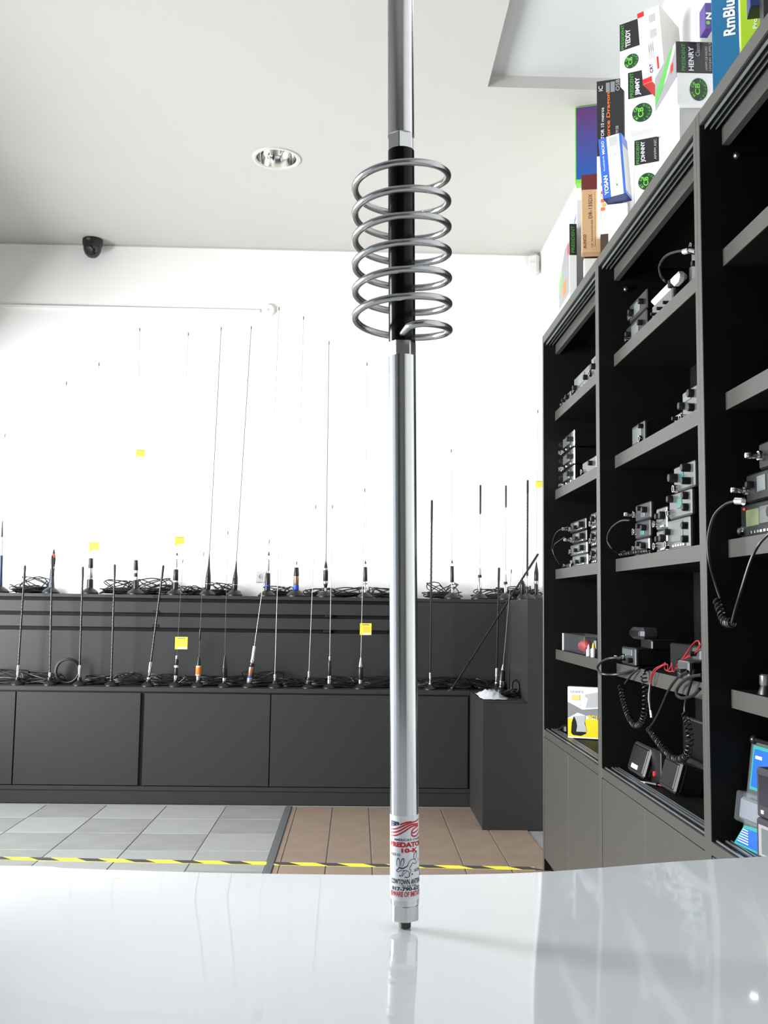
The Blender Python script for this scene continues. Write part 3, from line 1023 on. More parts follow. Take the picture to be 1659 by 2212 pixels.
un = Carton('radio_carton', 'white carton lying below the large badge carton with the silver side', 1468, 1560, 234, 330, XB + 0.05, 0, 0.20, z0=TOP)
un.panel('F', 0, 0, 1, 1, 'box_grey_side', 'printed_panel')
un.text('L', 'PRESIDENT', 0.45, 0.45, 0.95, 0.60, 'ink_green', 0.01)
he = Carton('radio_carton', 'large green-badged carton with a silver and green side, beside the dark blue carton', 1461.5, 1543, 89.5, 233, XB + 0.035, 0, 0.21, z0=un.h + TOP + 0.001)
he.panel('L', 0, 0.42, 1, 1, 'ink_grey', 'side_print')
he.poly('L', [(0.0, 0.5), (0.42, 0.62), (0.88, 1), (0.70, 1), (0.0, 0.70)], 'ink_green', 'side_print', 0.0009)
he.poly('L', [(0.42, 0.62), (0.60, 0.66), (0.97, 0.9), (0.97, 1.0), (0.88, 1)], 'ink_pale_grey', 'side_print', 0.0008)
he.panel('L', 0.75, 0.62, 0.86, 0.76, 'box_red', 'side_print', 0.0012)
sp = he.v(157)
he.panel('F', 0, sp, 1, 1, 'box_black')
px_text(he, 'PRESIDENT', 1472, 1480, 95, 153, 'ink_green', 0.01)
px_text(he, 'HENRY', 1487, 1498, 101, 153, 'ink_white', 0.02)
px_text(he, 'Classic', 1502, 1511, 93, 122, 'ink_pale_grey', 0.0)
px_text(he, 'AM/FM CB RADIO', 1523, 1528, 101, 153, 'ink_pale_grey')
px_text(he, '12V/24V SUPPLY', 1531, 1536, 92, 153, 'ink_pale_grey')
badge(he, 1509, 193.5, 0.027, 0.036)
mi = Carton('small_carton', 'small purple carton with a white N left of the dark blue carton', 1524, 1541, 36, 92, XB + 0.10, 0, 0.05, m='box_purple')
px_text(mi, 'N', 1525, 1537, 58, 73, 'ink_white', 0.05)
mi.disc('F', *mi.uv(1530, 80), 0.006, 'ink_lime')
mi.e.location.z += he.o.z + he.h + 0.0005 - mi.o.z if mi.o.z < he.o.z + he.h else 0
rb = Carton('accessory_carton', 'tall dark blue carton with large white lettering', 1537, 1596, -60, 134, XB + 0.02, 21, 0.06, m='box_teal_blue', z0=TOP)
px_text(rb, 'RmBlue', 1562, 1588, -14, 77, 'ink_white', 0.03)
gr = Carton('accessory_carton', 'lime green carton to the right of the dark blue one', 1598, 1660, -90, 110, XB + 0.0, 22, 0.06, m='box_lime', z0=TOP)
px_text(gr, 'Pro', 1626, 1636, 40, 62, 'ink_white', 0.02)
nv = Carton('accessory_carton', 'navy and white carton at the top right picture corner', 1619, 1720, -140, 14, A + 0.03, 14, 0.05, m='box_navy')
nv.panel('F', 0.25, 0.09, 1, 0.9, 'box_white')
nv.text('F', 'A', 0.03, 0.1, 0.2, 0.3, 'ink_white', 0.02)
nv.panel('B', 0, 0, 1, 1, 'box_black', 'underside_panel')  # plain black over the whole underside
nw = Carton('accessory_carton', 'black carton added as support for the navy and white one', 1650, 1740, 5, 130, A + 0.03, 14, 0.05, m='box_black', z0=TOP)  # added support, fills the height below the navy carton
nw.e.scale = (1, 1, (nv.o.z - 0.001 - TOP) / nw.h)

# left-hand group
df = Carton('accessory_carton', 'tall black carton with orange lettering behind the blue and white one', 1290, 1349, 176, 500, XB + 0.075, 18, 0.09, m='box_black', z0=TOP)
px_text(df, 'Force Dragon', 1310, 1320, 200, 302, 'ink_orange', 0.02)
px_text(df, 'RECEPTOR 10 metros', 1298, 1305, 233, 330, 'ink_white')
px_text(df, 'AM FM SSB', 1330, 1336, 272, 296, 'ink_pale_grey')
for x0, x1, y0, y1 in ((1309, 1317, 178, 200), (1319, 1328, 172, 199)):
    ua, va = df.uv(x0, y1)
    ub, vb_ = df.uv(x1, y0)
    df.panel('F', ua, va, ub, min(.99, vb_), 'ink_grey')
px_text(df, 'OSB', 1330, 1338, 172, 196, 'ink_pale_grey')
px_text(df, 'IC', 1293, 1302, 186, 197, 'ink_white')
vb = Carton('accessory_carton', 'blue and violet carton with a bright green edge left of the black one', 1242, 1300, 232, 396, XB + 0.07, 18, 0.06, m='ink_lime')
vp = vb.panel('F', 0.045, 0.045, 1, 0.99, 'ink_blue', 'blended_print')
nt = bpy.data.materials.new('print_blend')
nt.use_nodes = True
_tc = nt.node_tree.nodes.new('ShaderNodeTexCoord')
_sp = nt.node_tree.nodes.new('ShaderNodeSeparateXYZ')
_cr = nt.node_tree.nodes.new('ShaderNodeValToRGB')
nt.node_tree.links.new(_tc.outputs['Generated'], _sp.inputs[0])
nt.node_tree.links.new(_sp.outputs[2], _cr.inputs[0])
nt.node_tree.links.new(_cr.outputs[0], nt.node_tree.nodes['Principled BSDF'].inputs['Base Color'])
_cr.color_ramp.elements[0].color = (0.008, 0.09, 0.38, 1)
_cr.color_ramp.elements[1].color = (0.09, 0.03, 0.15, 1)
_cr.color_ramp.elements[1].position = 0.9
vp.data.materials[0] = nt
rs = Carton('accessory_carton', 'dark red carton under the blue and violet one', 1256, 1300, 397, 520, XB + 0.078, 18, 0.05, m='box_maroon', z0=TOP)
rs.e.scale = (1, 1, (vb.o.z - 0.0005 - TOP) / rs.h)
wo = Carton('accessory_carton', 'white carton with orange lettering left of the blue and white one', 1290, 1350, 338, 511, XB + 0.035, 18, 0.035)
for k in range(7):
    wo.disc('F', *wo.uv(1302 + (k % 2) * 3, 398 + k * 9), 0.008, 'ink_amber' if k % 2 else 'ink_orange', 'orange_print', 0.0008 + 0.0002 * k)
px_text(wo, 'technology', 1296.5, 1299, 415, 475, 'ink_grey')
ww = Carton('support_carton', 'dark brown carton under the white carton with orange lettering', 1297, 1340, 512, 560, XB + 0.04, 18, 0.035, m='ink_brown', z0=TOP)
ww.e.scale = (1, 1, (wo.o.z - 0.0005 - TOP) / ww.h)
yo = Carton('radio_carton', 'tilted blue and white carton with a barcode on its front', 1302, 1352, 299, 430, XB - 0.035, 32, 0.075, roll=4.0, m='box_blue')
yo.panel('F', 0.36, 0.0, 0.90, 1.0, 'box_white')
yo.text('F', 'YOSAN', 0.10, 0.05, 0.28, 0.37, 'ink_white', 0.03, rot=True)
yo.text('F', 'TRANSCEIVER', 0.14, 0.44, 0.20, 0.70, 'ink_white', 0.0, rot=True)
yo.text('F', 'MICRO', 0.12, 0.73, 0.24, 0.95, 'ink_white', 0.01, rot=True)
for k in range(9):
    yo.panel('F', 0.46, 0.83 + k * 0.016, 0.82, 0.83 + k * 0.016 + 0.009, 'ink_grey', 'barcode_bar', 0.0008)
yo.text('F', 'CB-10', 0.62, 0.64, 0.72, 0.74, 'ink_grey', 0.0, rot=True)
yo.text('F', 'X', 0.60, 0.14, 0.70, 0.20, 'ink_black', 0.0, rot=True)
yo.text('F', 'specifications', 0.46, 0.30, 0.50, 0.80, 'ink_pale_grey', 0.0, rot=True)
yo.text('F', 'model 40 ch', 0.74, 0.30, 0.78, 0.56, 'ink_pale_grey', 0.0, rot=True)
yo.panel('R', 0, 0.05, 1, 0.82, 'ink_pale_grey', 'side_print')
yo.panel('B', 0, 0, 1, 1, 'box_navy', 'underside_panel')  # plain navy over the whole underside, darker than the body
ys = Carton('support_carton', 'plain white carton assumed as support under the tilted blue and white one', 1314, 1356, 432, 520, XB - 0.005, 18, 0.04, z0=TOP)  # assumed support that the tilted carton rests on
ys.e.scale = (1, 1, (yo.o.z - 0.0015 - TOP) / ys.h)
al = Carton('radio_carton', 'brown cardboard carton with dark printed lettering', 1257, 1297, 410, 545, XB - 0.02, 10, 0.055, m='box_cardboard')
px_text(al, 'DR-135DX', 1271, 1279, 419, 472, 'ink_brown')
px_text(al, 'ALINCO', 1260, 1266, 507, 537, 'ink_brown', 0.015)
px_text(al, 'HF TRANSCEIVER', 1277, 1281, 474, 534, 'ink_brown')
al.panel('F', 0.70, 0.08, 0.715, 0.96, 'ink_brown', 'printed_line')
alw = Carton('support_carton', 'plain white carton added as support under the brown cardboard one', 1262, 1290, 546, 583, XB + 0.004, 6, 0.03, z0=TOP)  # added so that the brown carton has something to rest on
alw.e.scale = (1, 1, (al.o.z - 0.0005 - TOP) / alw.h)
wa = Carton('radio_carton', 'white carton with blue lettering on its side, behind the brown cardboard one', 1246, 1262, 432, 583, XB + 0.014, 6, 0.25, z0=TOP)
wa.text('L', 'Alan', 0.60, wa.v(470), 0.97, wa.v(455), 'ink_blue', 0.02)
wa.text('L', 'electronics', 0.66, wa.v(477), 0.95, wa.v(474), 'ink_pale_grey', 0.0)
pr = Carton('radio_carton', 'white carton with a green lettered black stripe at the far end of the row', 1230, 1246, 482, 640, XB - 0.035, 2, 0.28, z0=TOP)
sp = pr.v(551)
pr.panel('F', 0, sp, 1, 0.99, 'box_black')
px_text(pr, 'PRESIDENT', 1234, 1241, 488, 546, 'ink_green', 0.01)
pr.poly('L', [(0.10, 0.20), (0.985, 0.20), (0.985, 0.80), (0.62, 0.80), (0.10, 0.52)], 'ink_grey', 'side_print')
pr.poly('L', [(0.10, 0.36), (0.40, 0.50), (0.40, 0.62), (0.10, 0.50)], 'ink_lime', 'side_print', 0.0009)
pr.panel('L', 0.45, 0.26, 0.75, 0.42, 'ink_orange', 'side_print', 0.0009)
pr.panel('L', 0.86, 0.66, 0.98, 0.78, 'box_red', 'side_print', 0.0009)

# ------------------------------------------------------------------ things on the shelves
XF = 0.905     # plane of the radio fronts, just behind the shelf edge


def ypx(px, y, X=XF):
    return on_x(px, y, X).y


MX = Matrix.Rotation(-math.pi / 2, 4, 'Y')     # local z -> world -x


def knob(b, y, z, r, l, x=XF):
    b.lathe([(r, 0.0), (r, l * 0.8), (r * 0.85, l), (r * 0.2, l)], 14, Matrix.Translation((x, y, z)) @ MX)


def radio(label, far, near, ymid, z, h, depth=0.19, face='silver_plastic', disp='display_grey', knobs=((0.1, 0.5, 0.35),), socket=(0.9, 0.3), body='black_plastic',
          dispbox=(0.3, 0.35, 0.7, 0.85), buttons=0, lead=False, group='two-way radios on the shelves', klen=0.016, xo=0.0):
    """front faces the aisle; far/near are the pixel columns of its two ends"""
    y1, y0 = ypx(far, ymid), ypx(near, ymid)
    w = y1 - y0
    x0 = XF + xo
    e = thing('cb_radio', (x0 + depth / 2, (y0 + y1) / 2, z), label, 'radio', group)
    part('case', body, e, lambda b: b.box(x0 + 0.012, x0 + depth, y0 + 0.002, y1 - 0.002, z + 0.003, z + h - 0.001, ch=0.003))
    part('face_plate', face, e, lambda b: b.box(x0, x0 + 0.014, y0, y1, z, z + h, ch=0.004))
    if disp:
        a, c, d, f = dispbox
        part('display', disp, e, lambda b: b.box(x0 - 0.002, x0 + 0.004, y0 + a * w, y0 + d * w, z + c * h, z + f * h, ch=0.001))
    for (ky, kz, kr) in knobs:
        part('knob', 'black_plastic', e, lambda b: knob(b, y0 + ky * w, z + kz * h, kr * h * 0.36, klen, x0))
    if socket:
        sk = part('mic_socket', 'chrome', e, lambda b: b.lathe([(0.012, 0), (0.012, 0.006), (0.0105, 0.012), (0.008, 0.012), (0.008, 0.004)], 14, Matrix.Translation((x0, y0 + socket[0] * w, z + socket[1] * h)) @ MX))
        if lead:
            part('plug', 'chrome', e, lambda b: b.lathe([(0.007, 0.012), (0.008, 0.02), (0.008, 0.036), (0.006, 0.04)], 12, Matrix.Translation((x0, y0 + socket[0] * w, z + socket[1] * h)) @ MX))
    for k in range(buttons):
        part('button', 'chrome', e, lambda b: b.box(x0 - 0.004, x0 + 0.002, y0 + (0.18 + 0.6 * k / buttons) * w, y0 + (0.18 + 0.6 * (k + .55) / buttons) * w, z + 0.08 * h, z + 0.18 * h, ch=0.001))
    return e


def cable(name, pts, r, m, parent=None, n=7, sub=8, label=None):
    return part(name, m, parent, lambda b: b.tube(spline(pts, sub), r, n), label=label)


S1, S2, S3, S4 = SHELVES
# far unit
radio('small silver radio at the left of the uppermost far unit shelf', 1213, 1232, 850, S1, 0.045, 0.15, disp=None, knobs=((0.2, .5, .7), (0.6, .5, .5)))
radio('tall-faced silver radio in the middle of the uppermost far unit shelf', 1240, 1273, 820, S1, 0.075, 0.17, knobs=((.15, .4, .4), (.85, .4, .4)), buttons=3)
radio('silver radio half hidden by the divider on the uppermost shelf of the far unit', 1277, 1288, 790, S1, 0.085, 0.17, knobs=((.3, .5, .4),))
for k, l in enumerate(('lowest', 'middle', 'topmost')):
    radio(l + ' of three stacked chrome-faced radios in the far unit', 1208, 1240, 1000, S2 + k * 0.075, 0.073, 0.2, face='chrome', knobs=((.25, .6, .45), (.75, .6, .35)), socket=(0.88, 0.18), buttons=2, disp='display_grey')
radio('small silver radio right of the three stacked chrome-faced ones', 1258, 1288, 1005, S2, 0.055, 0.12, knobs=((.3, .6, .5),), disp=None)
for k, l in enumerate(('lowest', 'second lowest', 'third', 'topmost')):
    radio(l + ' radio of the left stack on the cluttered far unit shelf', 1236 - (k % 2) * 4, 1268 - k, 1170, S3 + k * 0.048, 0.046, 0.17, face=('silver_plastic', 'silver_plastic', 'black_plastic', 'black_plastic')[k],
          knobs=((.2, .5, .7), (.55, .4, .5)), socket=(0.92, 0.4), lead=k > 1, buttons=1)
for k, l in enumerate(('bottom', 'middle', 'top')):
    radio(l + ' radio of the stack close to the divider on the cluttered far unit shelf', 1276, 1291, 1170, S3 + k * 0.066, 0.064, 0.17, face='black_plastic', knobs=((.4, .6, .5),), socket=(0.75, 0.35), buttons=2)
fl_ = radio('flat black radio lying at the left end of the cluttered far unit shelf', 1213, 1231, 1215, S3, 0.020, 0.15, face='black_plastic', disp=None, knobs=(), socket=(0.5, 0.5))
for tgt, (ax, ay), name in (((1228, 1138), (1228, 1138), 'a'), ((1221, 1160), (1221, 1160), 'b')):
    X0 = XF - 0.05
    p = [on_x(ax, ay, X0), on_x(1203, ay + 12, X0 - 0.005), on_x(1193 + (4 if name == 'b' else 0), 1180, X0), on_x(1198, 1200, X0 + 0.01), on_x(1209, 1219, .888)]
    c = cable('microphone_lead', p, 0.0028, 'black_rubber')
    tag(c, ('upper' if name == 'a' else 'lower') + ' thin black lead looping left of the radios in the far unit', 'cable', 'microphone leads')

# clear case with a red part, far unit
yA, yB = ypx(1214, 1400), ypx(1262, 1400)
cc = thing('clear_case', (0.96, (yA + yB) / 2, S4), 'clear plastic case holding a red part on the lowest far unit shelf', 'case')
part('case_shell', 'clear_acrylic', cc, lambda b: b.box(0.905, 1.01, yB, yA, S4, S4 + 0.075, ch=0.003))
part('red_insert', 'wire_red', cc, lambda b: b.sphere((0.95, (yA * 0.4 + yB * 0.6), S4 + 0.028), 0.027, 14, 8, (1.0, 3.0, 0.95)))
part('black_insert', 'black_plastic', cc, lambda b: b.box(0.96, 1.0, yB + 0.06, yA - 0.12, S4 + 0.002, S4 + 0.062, ch=0.008))
part('edge_strip', 'white_plastic', cc, lambda b: b.box(0.903, 0.909, yA - 0.03, yA - 0.014, S4, S4 + 0.074, ch=0.001))
for k, (px, h) in enumerate(((1272, 0.045), (1282, 0.055))):
    yy = ypx(px, 1400, 0.9)
    e = thing('bottle_applicator', (0.9, yy, S4), ('shorter' if k == 0 else 'taller') + ' small white nozzle bottle beside the clear case', 'bottle', 'small white bottles')
    part('bottle', 'white_plastic', e, lambda b: b.lathe([(0.010, 0), (0.011, 0.003), (0.011, h * .55), (0.006, h * .65)], 14, Matrix.Translation((0.9, yy, S4))))
    part('nozzle', 'box_yellow' if k else 'white_plastic', e, lambda b: b.lathe([(0.006, h * .65), (0.005, h * .8), (0.002, h)], 12, Matrix.Translation((0.9, yy, S4))))

# yellow retail box
yw = Carton('retail_box', 'yellow and white retail box picturing a grey microphone in the far unit', 1226.5, 1297, 1483, 1606, 0.878, 20, 0.03, m='box_white', z0=STRIP + 0.004, group='retail boxes', cat='box')
yw.panel('F', 0, 0.03, 1, 0.38, 'box_yellow')
yw.poly('F', [(0, 0.39), (0.3, 0.50), (1, 0.36), (1, 0.60), (0.45, 0.56), (0, 0.70)], 'ink_grey')
yw.poly('F', [(0.35, 0.62), (0.55, 0.86), (1, 0.92), (1, 0.62), (0.6, 0.60)], 'ink_pale_grey')
yw.poly('F', [(0.38, 0.60), (0.55, 0.60), (0.62, 0.78), (0.46, 0.84)], 'ink_white', 'printed_panel', 0.0009)
yw.panel('F', 0.12, 0.74, 0.38, 0.84, 'tag_amber', 'printed_panel', 0.0009)
for k in range(3):
    yw.panel('F', 0.12, 0.754 + k * .03, 0.36, 0.762 + k * .03, 'box_white', 'printed_line', 0.0011)
yw.text('F', 'URANUS', 0.08, 0.88, 0.48, 0.93, 'ink_pale_grey', 0.01)
yw.text('F', 'BC1', 0.63, 0.385, 0.90, 0.46, 'box_yellow', 0.04)
yw.poly('F', [(0.10, 0.10), (0.16, 0.06), (0.40, 0.05), (0.56, 0.10), (0.56, 0.2), (0.50, 0.44), (0.18, 0.42), (0.12, 0.3)], 'black_plastic', 'pictured_microphone', 0.0011)
yw.poly('F', [(0.26, 0.13), (0.58, 0.13), (0.56, 0.22), (0.52, 0.28), (0.54, 0.45), (0.20, 0.43), (0.27, 0.32), (0.29, 0.24)], 'ink_pale_grey', 'pictured_front', 0.0014)
bt = on_z(1216, 1563, STRIP + 0.03)
e = thing('black_clip', (0.90, ypx(1217, 1565, 0.90), STRIP), 'small black clip behind the yellow retail box', 'clip')
yy = ypx(1217, 1565, 0.90)
part('clip_body', 'black_plastic', e, lambda b: b.box(0.90, 0.94, yy - 0.02, yy + 0.03, STRIP, STRIP + 0.035, ch=0.008))
part('clip_arm', 'black_plastic', e, lambda b: b.tube([(0.905, yy + 0.0, STRIP + 0.03), (0.895, yy + 0.03, STRIP + 0.015), (0.89, yy + 0.06, STRIP + 0.005)], 0.005, 8))

# middle unit, uppermost shelf
for k, l in enumerate(('lower', 'upper')):
    radio(l + ' of two stacked black radios on the uppermost middle shelf', 1352 + 8 * k, 1396 + k, 690, S1 + 0.066 * k, 0.064, 0.2, face='black_plastic', disp='display_grey', knobs=((.2, .5, .4), (.8, .5, .4)), dispbox=(.35, .2, .7, .8))
radio('silver base radio carrying a white handset on the uppermost middle shelf', 1408, 1452, 640, S1, 0.05, 0.065, knobs=((.2, .3, .3), (.5, .3, .3), (.8, .3, .3)), disp=None, socket=None)
y1, y0 = ypx(1411, 640, 0.91), ypx(1450, 610, 0.91)
hs = thing('handset', (0.92, (y0 + y1) / 2, S1 + 0.05), 'white telephone handset lying on the silver radio', 'handset')
part('grip', 'white_plastic', hs, lambda b: b.box(0.90, 0.935, y0, y1, S1 + 0.051, S1 + 0.078, ch=0.011))
part('earpiece', 'white_plastic', hs, lambda b: b.box(0.90, 0.935, y0 - 0.075, y0 - 0.012, S1 + 0.051, S1 + 0.082, ch=0.011))
part('clasp', 'black_plastic', hs, lambda b: b.box(0.898, 0.937, y0 - 0.012, y0, S1 + 0.051, S1 + 0.076, ch=0.003))
radio('black radio with orange key and many buttons behind the white handset', 1435, 1481, 580, S1, 0.135, 0.15, face='grey_plastic', body='black_plastic', disp='display_grey', dispbox=(.05, .66, .55, .9), knobs=((.35, .45, .5),), buttons=4, socket=(0.95, 0.35), xo=0.075)
radio('silver upright radio against the divider on the uppermost middle shelf', 1493, 1512, 560, S1, 0.11, 0.14, knobs=((.3, .7, .2), (.3, .4, .2)), disp=None, socket=(0.6, 0.9))
X0 = XF - 0.03
tag(cable('antenna_lead', [on_x(1494, 545, X0), on_x(1470, 542, X0), on_x(1440, 552, X0), on_x(1425, 575, X0), on_x(1430, 600, X0), on_x(1444, 612, XF + .04)], 0.004, 'black_rubber'),
    'black lead arching over the uppermost middle shelf', 'cable')
e = thing('coax_plug', on_x(1489, 541, X0), 'gold and chrome coax plug at the end of the arching lead', 'plug')
part('plug_body', 'chrome', e, lambda b: b.tube([on_x(1479, 543, X0), on_x(1490, 540, X0)], 0.009, 12))
part('plug_tip', 'satin_metal', e, lambda b: b.tube([on_x(1490, 540, X0), on_x(1504, 544, X0)], 0.006, 12))

# second shelf
radio('black radio with a large grey screen on the second middle shelf', 1365, 1391, 940, S2, 0.072, 0.2, face='grey_plastic', disp='display_grey', dispbox=(0.2, .15, .9, .85), knobs=((.08, .75, .3),), socket=(0.15, 0.2))
radio('silver two-knob radio near the divider on the second middle shelf', 1474, 1506, 880, S2, 0.078, 0.16, knobs=((.25, .75, .42), (.25, .25, .4), (.9, .5, .4)), dispbox=(.4, .6, .9, .8), disp='display_grey', socket=(.9, .05))
radio('tiny silver radio beside the two-knob one', 1456, 1471, 905, S2, 0.028, 0.12, knobs=((.5, .5, .6),), disp=None, socket=None)

# third shelf
for k, l in enumerate(('bottom', 'middle', 'top')):
    radio(l + ' one of three small radios at the left of the third middle shelf', 1371 + k, 1401 + 2 * k, 1150, S3 + 0.056 * k, 0.054, 0.19, face='silver_plastic' if k == 0 else 'grey_plastic', disp='display_teal' if k == 1 else 'display_grey',
          dispbox=(.35, .15, .6, .45), knobs=((.25, .55, .5), (.55, .7, .4)), socket=(.93, .45), lead=(k == 2), buttons=2 if k == 0 else 0)
for k, l in enumerate(('lower', 'upper')):
    radio(l + ' of two silver radios in the middle of the third middle shelf', 1418, 1440, 1160, S3 + 0.068 * k, 0.066, 0.19, knobs=((.2, .6, .5), (.6, .6, .4)), socket=(.93, .3), disp='display_grey' if k else None, buttons=1)
radio('large silver radio with a pale screen at the bottom right of the third middle shelf', 1442, 1489, 1150, S3, 0.088, 0.21, disp='silver_plastic', dispbox=(.28, .25, .78, .9), knobs=((.1, .7, .32), (.1, .28, .32), (.9, .62, .3)), socket=(.95, .2), buttons=5)
radio('silver radio with a teal screen in the middle of the tallest stack', 1446, 1493, 1110, S3 + 0.09, 0.072, 0.21, disp='display_teal', dispbox=(.4, .35, .6, .75), knobs=((.15, .75, .42), (.15, .3, .42), (.85, .8, .4)), socket=(.93, .25))
radio('silver radio with big black knobs on top of the tallest stack', 1456, 1500, 1075, S3 + 0.164, 0.072, 0.21, disp='display_teal', dispbox=(.5, .4, .65, .7), knobs=((.2, .75, .45), (.2, .25, .4), (.85, .55, .5)), socket=(.85, .12), klen=0.024)
X0 = XF - 0.062
tag(cable('microphone_lead', [on_x(1361, 1124, X0), on_x(1340, 1126, X0), on_x(1320, 1142, X0), on_x(1312, 1165, X0), on_x(1322, 1185, X0), on_x(1337, 1194, .88), on_x(1352, 1190, .895)], 0.0032, 'black_rubber'),
    'black lead bulging out left of the third middle shelf', 'cable', 'microphone leads')


def coiled(parent, name, pts, rc, rw, turns, m='black_rubber', n=5):
    """curly cord along a path"""
    path = spline(pts, 24)
    L = [0]
    for i in range(1, len(path)):
        L.append(L[-1] + (path[i] - path[i - 1]).length)
    steps = turns * 9
    out = []
    prevn = None
    for i in range(steps + 1):
        t = L[-1] * i / steps
        k = max(j for j in range(len(L)) if L[j] <= t + 1e-9)
        k = min(k, len(path) - 2)
        p = path[k].lerp(path[k + 1], (t - L[k]) / max(1e-9, L[k + 1] - L[k]))
        d = (path[k + 1] - path[k]).normalized()
        nn = d.cross(Vector((0, 1, 0.01))).normalized() if prevn is None else (prevn - d * prevn.dot(d)).normalized()
        prevn = nn
        a = 2 * math.pi * turns * i / steps
        out.append(p + (nn * math.cos(a) + d.cross(nn) * math.sin(a)) * rc)
    return part(name, m, parent, lambda b: b.tube(out, rw, n))


# lying curly cord on the third shelf
cl = thing('curly_cord', on_x(1370, 1190, XF), 'curly black cord lying along the third middle shelf', 'cable', 'curly cords')
coiled(cl, 'cord', [on_x(1340, 1197, .897), on_x(1370, 1193, .897), on_x(1402, 1189, .897)], 0.006, 0.0022, 34)

# lowest shelf of the middle unit
rd = radio('black radio with a plugged lead at the left of the lowest middle shelf', 1343, 1372, 1420, S4, 0.058, 0.2, face='grey_plastic', disp='display_grey', dispbox=(.2, .55, .9, .9), knobs=((.2, .3, .4),), socket=(.7, .4), lead=True)
radio('wide black radio lying behind the red wires on the lowest middle shelf', 1412, 1480, 1420, S4, 0.085, 0.18, face='black_plastic', disp=None, knobs=((.3, .4, .3), (.6, .4, .3)), socket=(.2, .3), xo=0.05)
radio('silver radio beside the divider on the lowest middle shelf', 1487, 1511, 1450, S4, 0.05, 0.16, disp=None, knobs=((.2, .5, .3),), socket=(.5, .35), face='silver_plastic', xo=-0.03)
radio('small silver radio stacked above the silver one beside the divider', 1495, 1512, 1425, S4 + 0.052, 0.035, 0.14, disp=None, knobs=((.5, .5, .5),), socket=None, face='silver_plastic')
c0, c1 = on_x(1371, 1382, 0.94), on_x(1398, 1382, 0.94)
hm = thing('hand_microphone', (0.95, (c0.y + c1.y) / 2, S4 + 0.06), 'grey hand microphone resting on the black radios of the lowest middle shelf', 'microphone')
part('shell', 'grey_plastic', hm, lambda b: b.box(0.92, 0.985, c1.y, c0.y, S4 + 0.086, S4 + 0.125, ch=0.012))
part('grille', 'black_plastic', hm, lambda b: b.box(0.917, 0.921, c1.y + 0.015, c0.y - 0.015, S4 + 0.097, S4 + 0.114, ch=0.001))
part('holder', 'black_plastic', hm, lambda b: b.box(0.93, 1.03, c1.y - 0.08, c1.y + 0.04, S4 + 0.0585, S4 + 0.088, ch=0.004))
X1 = 0.872
tag(cable('microphone_lead', [on_x(1342, 1421, X1), on_x(1318, 1422, X1 - .03), on_x(1298, 1431, X1 - .046), on_x(1291, 1444, X1 - .05), on_x(1302, 1456, X1 - .046), on_x(1340, 1456, X1), on_x(1375, 1445, XF - .02), on_x(1392, 1439, XF + .02)], 0.0042, 'black_rubber'),
    'black lead bowing past the divider to the lowest middle shelf', 'cable', 'microphone leads')


def hang(name, label, lead_pts, coil_pts, turns, tail=None, X=0.872):
    e = thing(name, on_x(*coil_pts[0], X), label, 'cable', 'curly cords')
    if lead_pts:
        cable('lead', [on_x(x, y, xx) for x, y, xx in lead_pts], 0.0036, 'black_rubber', e)
    coiled(e, 'coil', [on_x(x, y, X) for x, y in coil_pts], 0.0082, 0.0022, turns)
    if tail:
        cable('tail', [on_x(x, y, xx) for x, y, xx in tail], 0.0036, 'black_rubber', e)
    return e


hang('curly_cord', 'left curly black cord hanging in a narrow loop below the lowest middle shelf', [(1392, 1440, 0.93), (1380, 1444, 0.885), (1365, 1457, .875), (1350, 1477, .872)],
     [(1340, 1481), (1347, 1515), (1358, 1548), (1372, 1567), (1385, 1561), (1393, 1535), (1394, 1490), (1390, 1456)], 36, [(1390, 1456, .872), (1394, 1449, .88), (1404, 1443, .92)])
hang('curly_cord', 'right curly black cord hanging in a wide loop down to the speakers', [(1486, 1450, 0.866), (1466, 1462, .868), (1445, 1490, .872), (1425, 1535, .872), (1412, 1560, .872), (1403, 1572, .872)],
     [(1402, 1575), (1420, 1600), (1440, 1625), (1464, 1640), (1484, 1630), (1490, 1600), (1487, 1570), (1479, 1540)], 38, [(1479, 1540, .872), (1481, 1515, .872), (1494, 1470, .868), (1500, 1447, .864)])
tag(cable('power_lead', [on_x(1516, 1458, .858), on_x(1490, 1463, .858), on_x(1468, 1480, .872), on_x(1461, 1498, .872), on_x(1472, 1508, .872), on_x(1495, 1503, .865), on_x(1512, 1488, .86)], 0.0042, 'black_rubber'),
    'black lead curling in front of the lowest middle shelf by the divider', 'cable')
# red twin wire
rw_ = thing('red_wire', on_x(1440, 1440, 0.9), 'bright red twin wire bundled on the lowest middle shelf', 'wire')
cable('wire', [on_x(1405, 1475, .878), on_x(1407, 1460, .878), on_x(1415, 1445, .882), on_x(1432, 1436, 0.892), on_x(1438, 1432, .895), on_x(1436, 1444, .888), on_x(1443, 1449, .885), on_x(1449, 1440, .888), on_x(1452, 1432, .892),
               on_x(1453, 1447, .886), on_x(1457, 1450, .886), on_x(1464, 1436, .9), on_x(1480, 1415, .905), on_x(1492, 1398, .905), on_x(1504, 1386, .905), on_x(1511, 1390, .905), on_x(1505, 1405, .905), on_x(1488, 1416, .905), on_x(1470, 1430, .9)], 0.0020, 'wire_red', rw_, sub=6)
cable('wire', [on_x(1406, 1477, .874), on_x(1409, 1462, .874), on_x(1418, 1447, .878), on_x(1441, 1435, .889), on_x(1444, 1450, .883), on_x(1461, 1445, .892), on_x(1478, 1420, .90), on_x(1496, 1392, .90), on_x(1508, 1384, .90), on_x(1513, 1395, .90), on_x(1500, 1412, .9), on_x(1478, 1424, .9)], 0.0018, 'wire_red', rw_, sub=6)
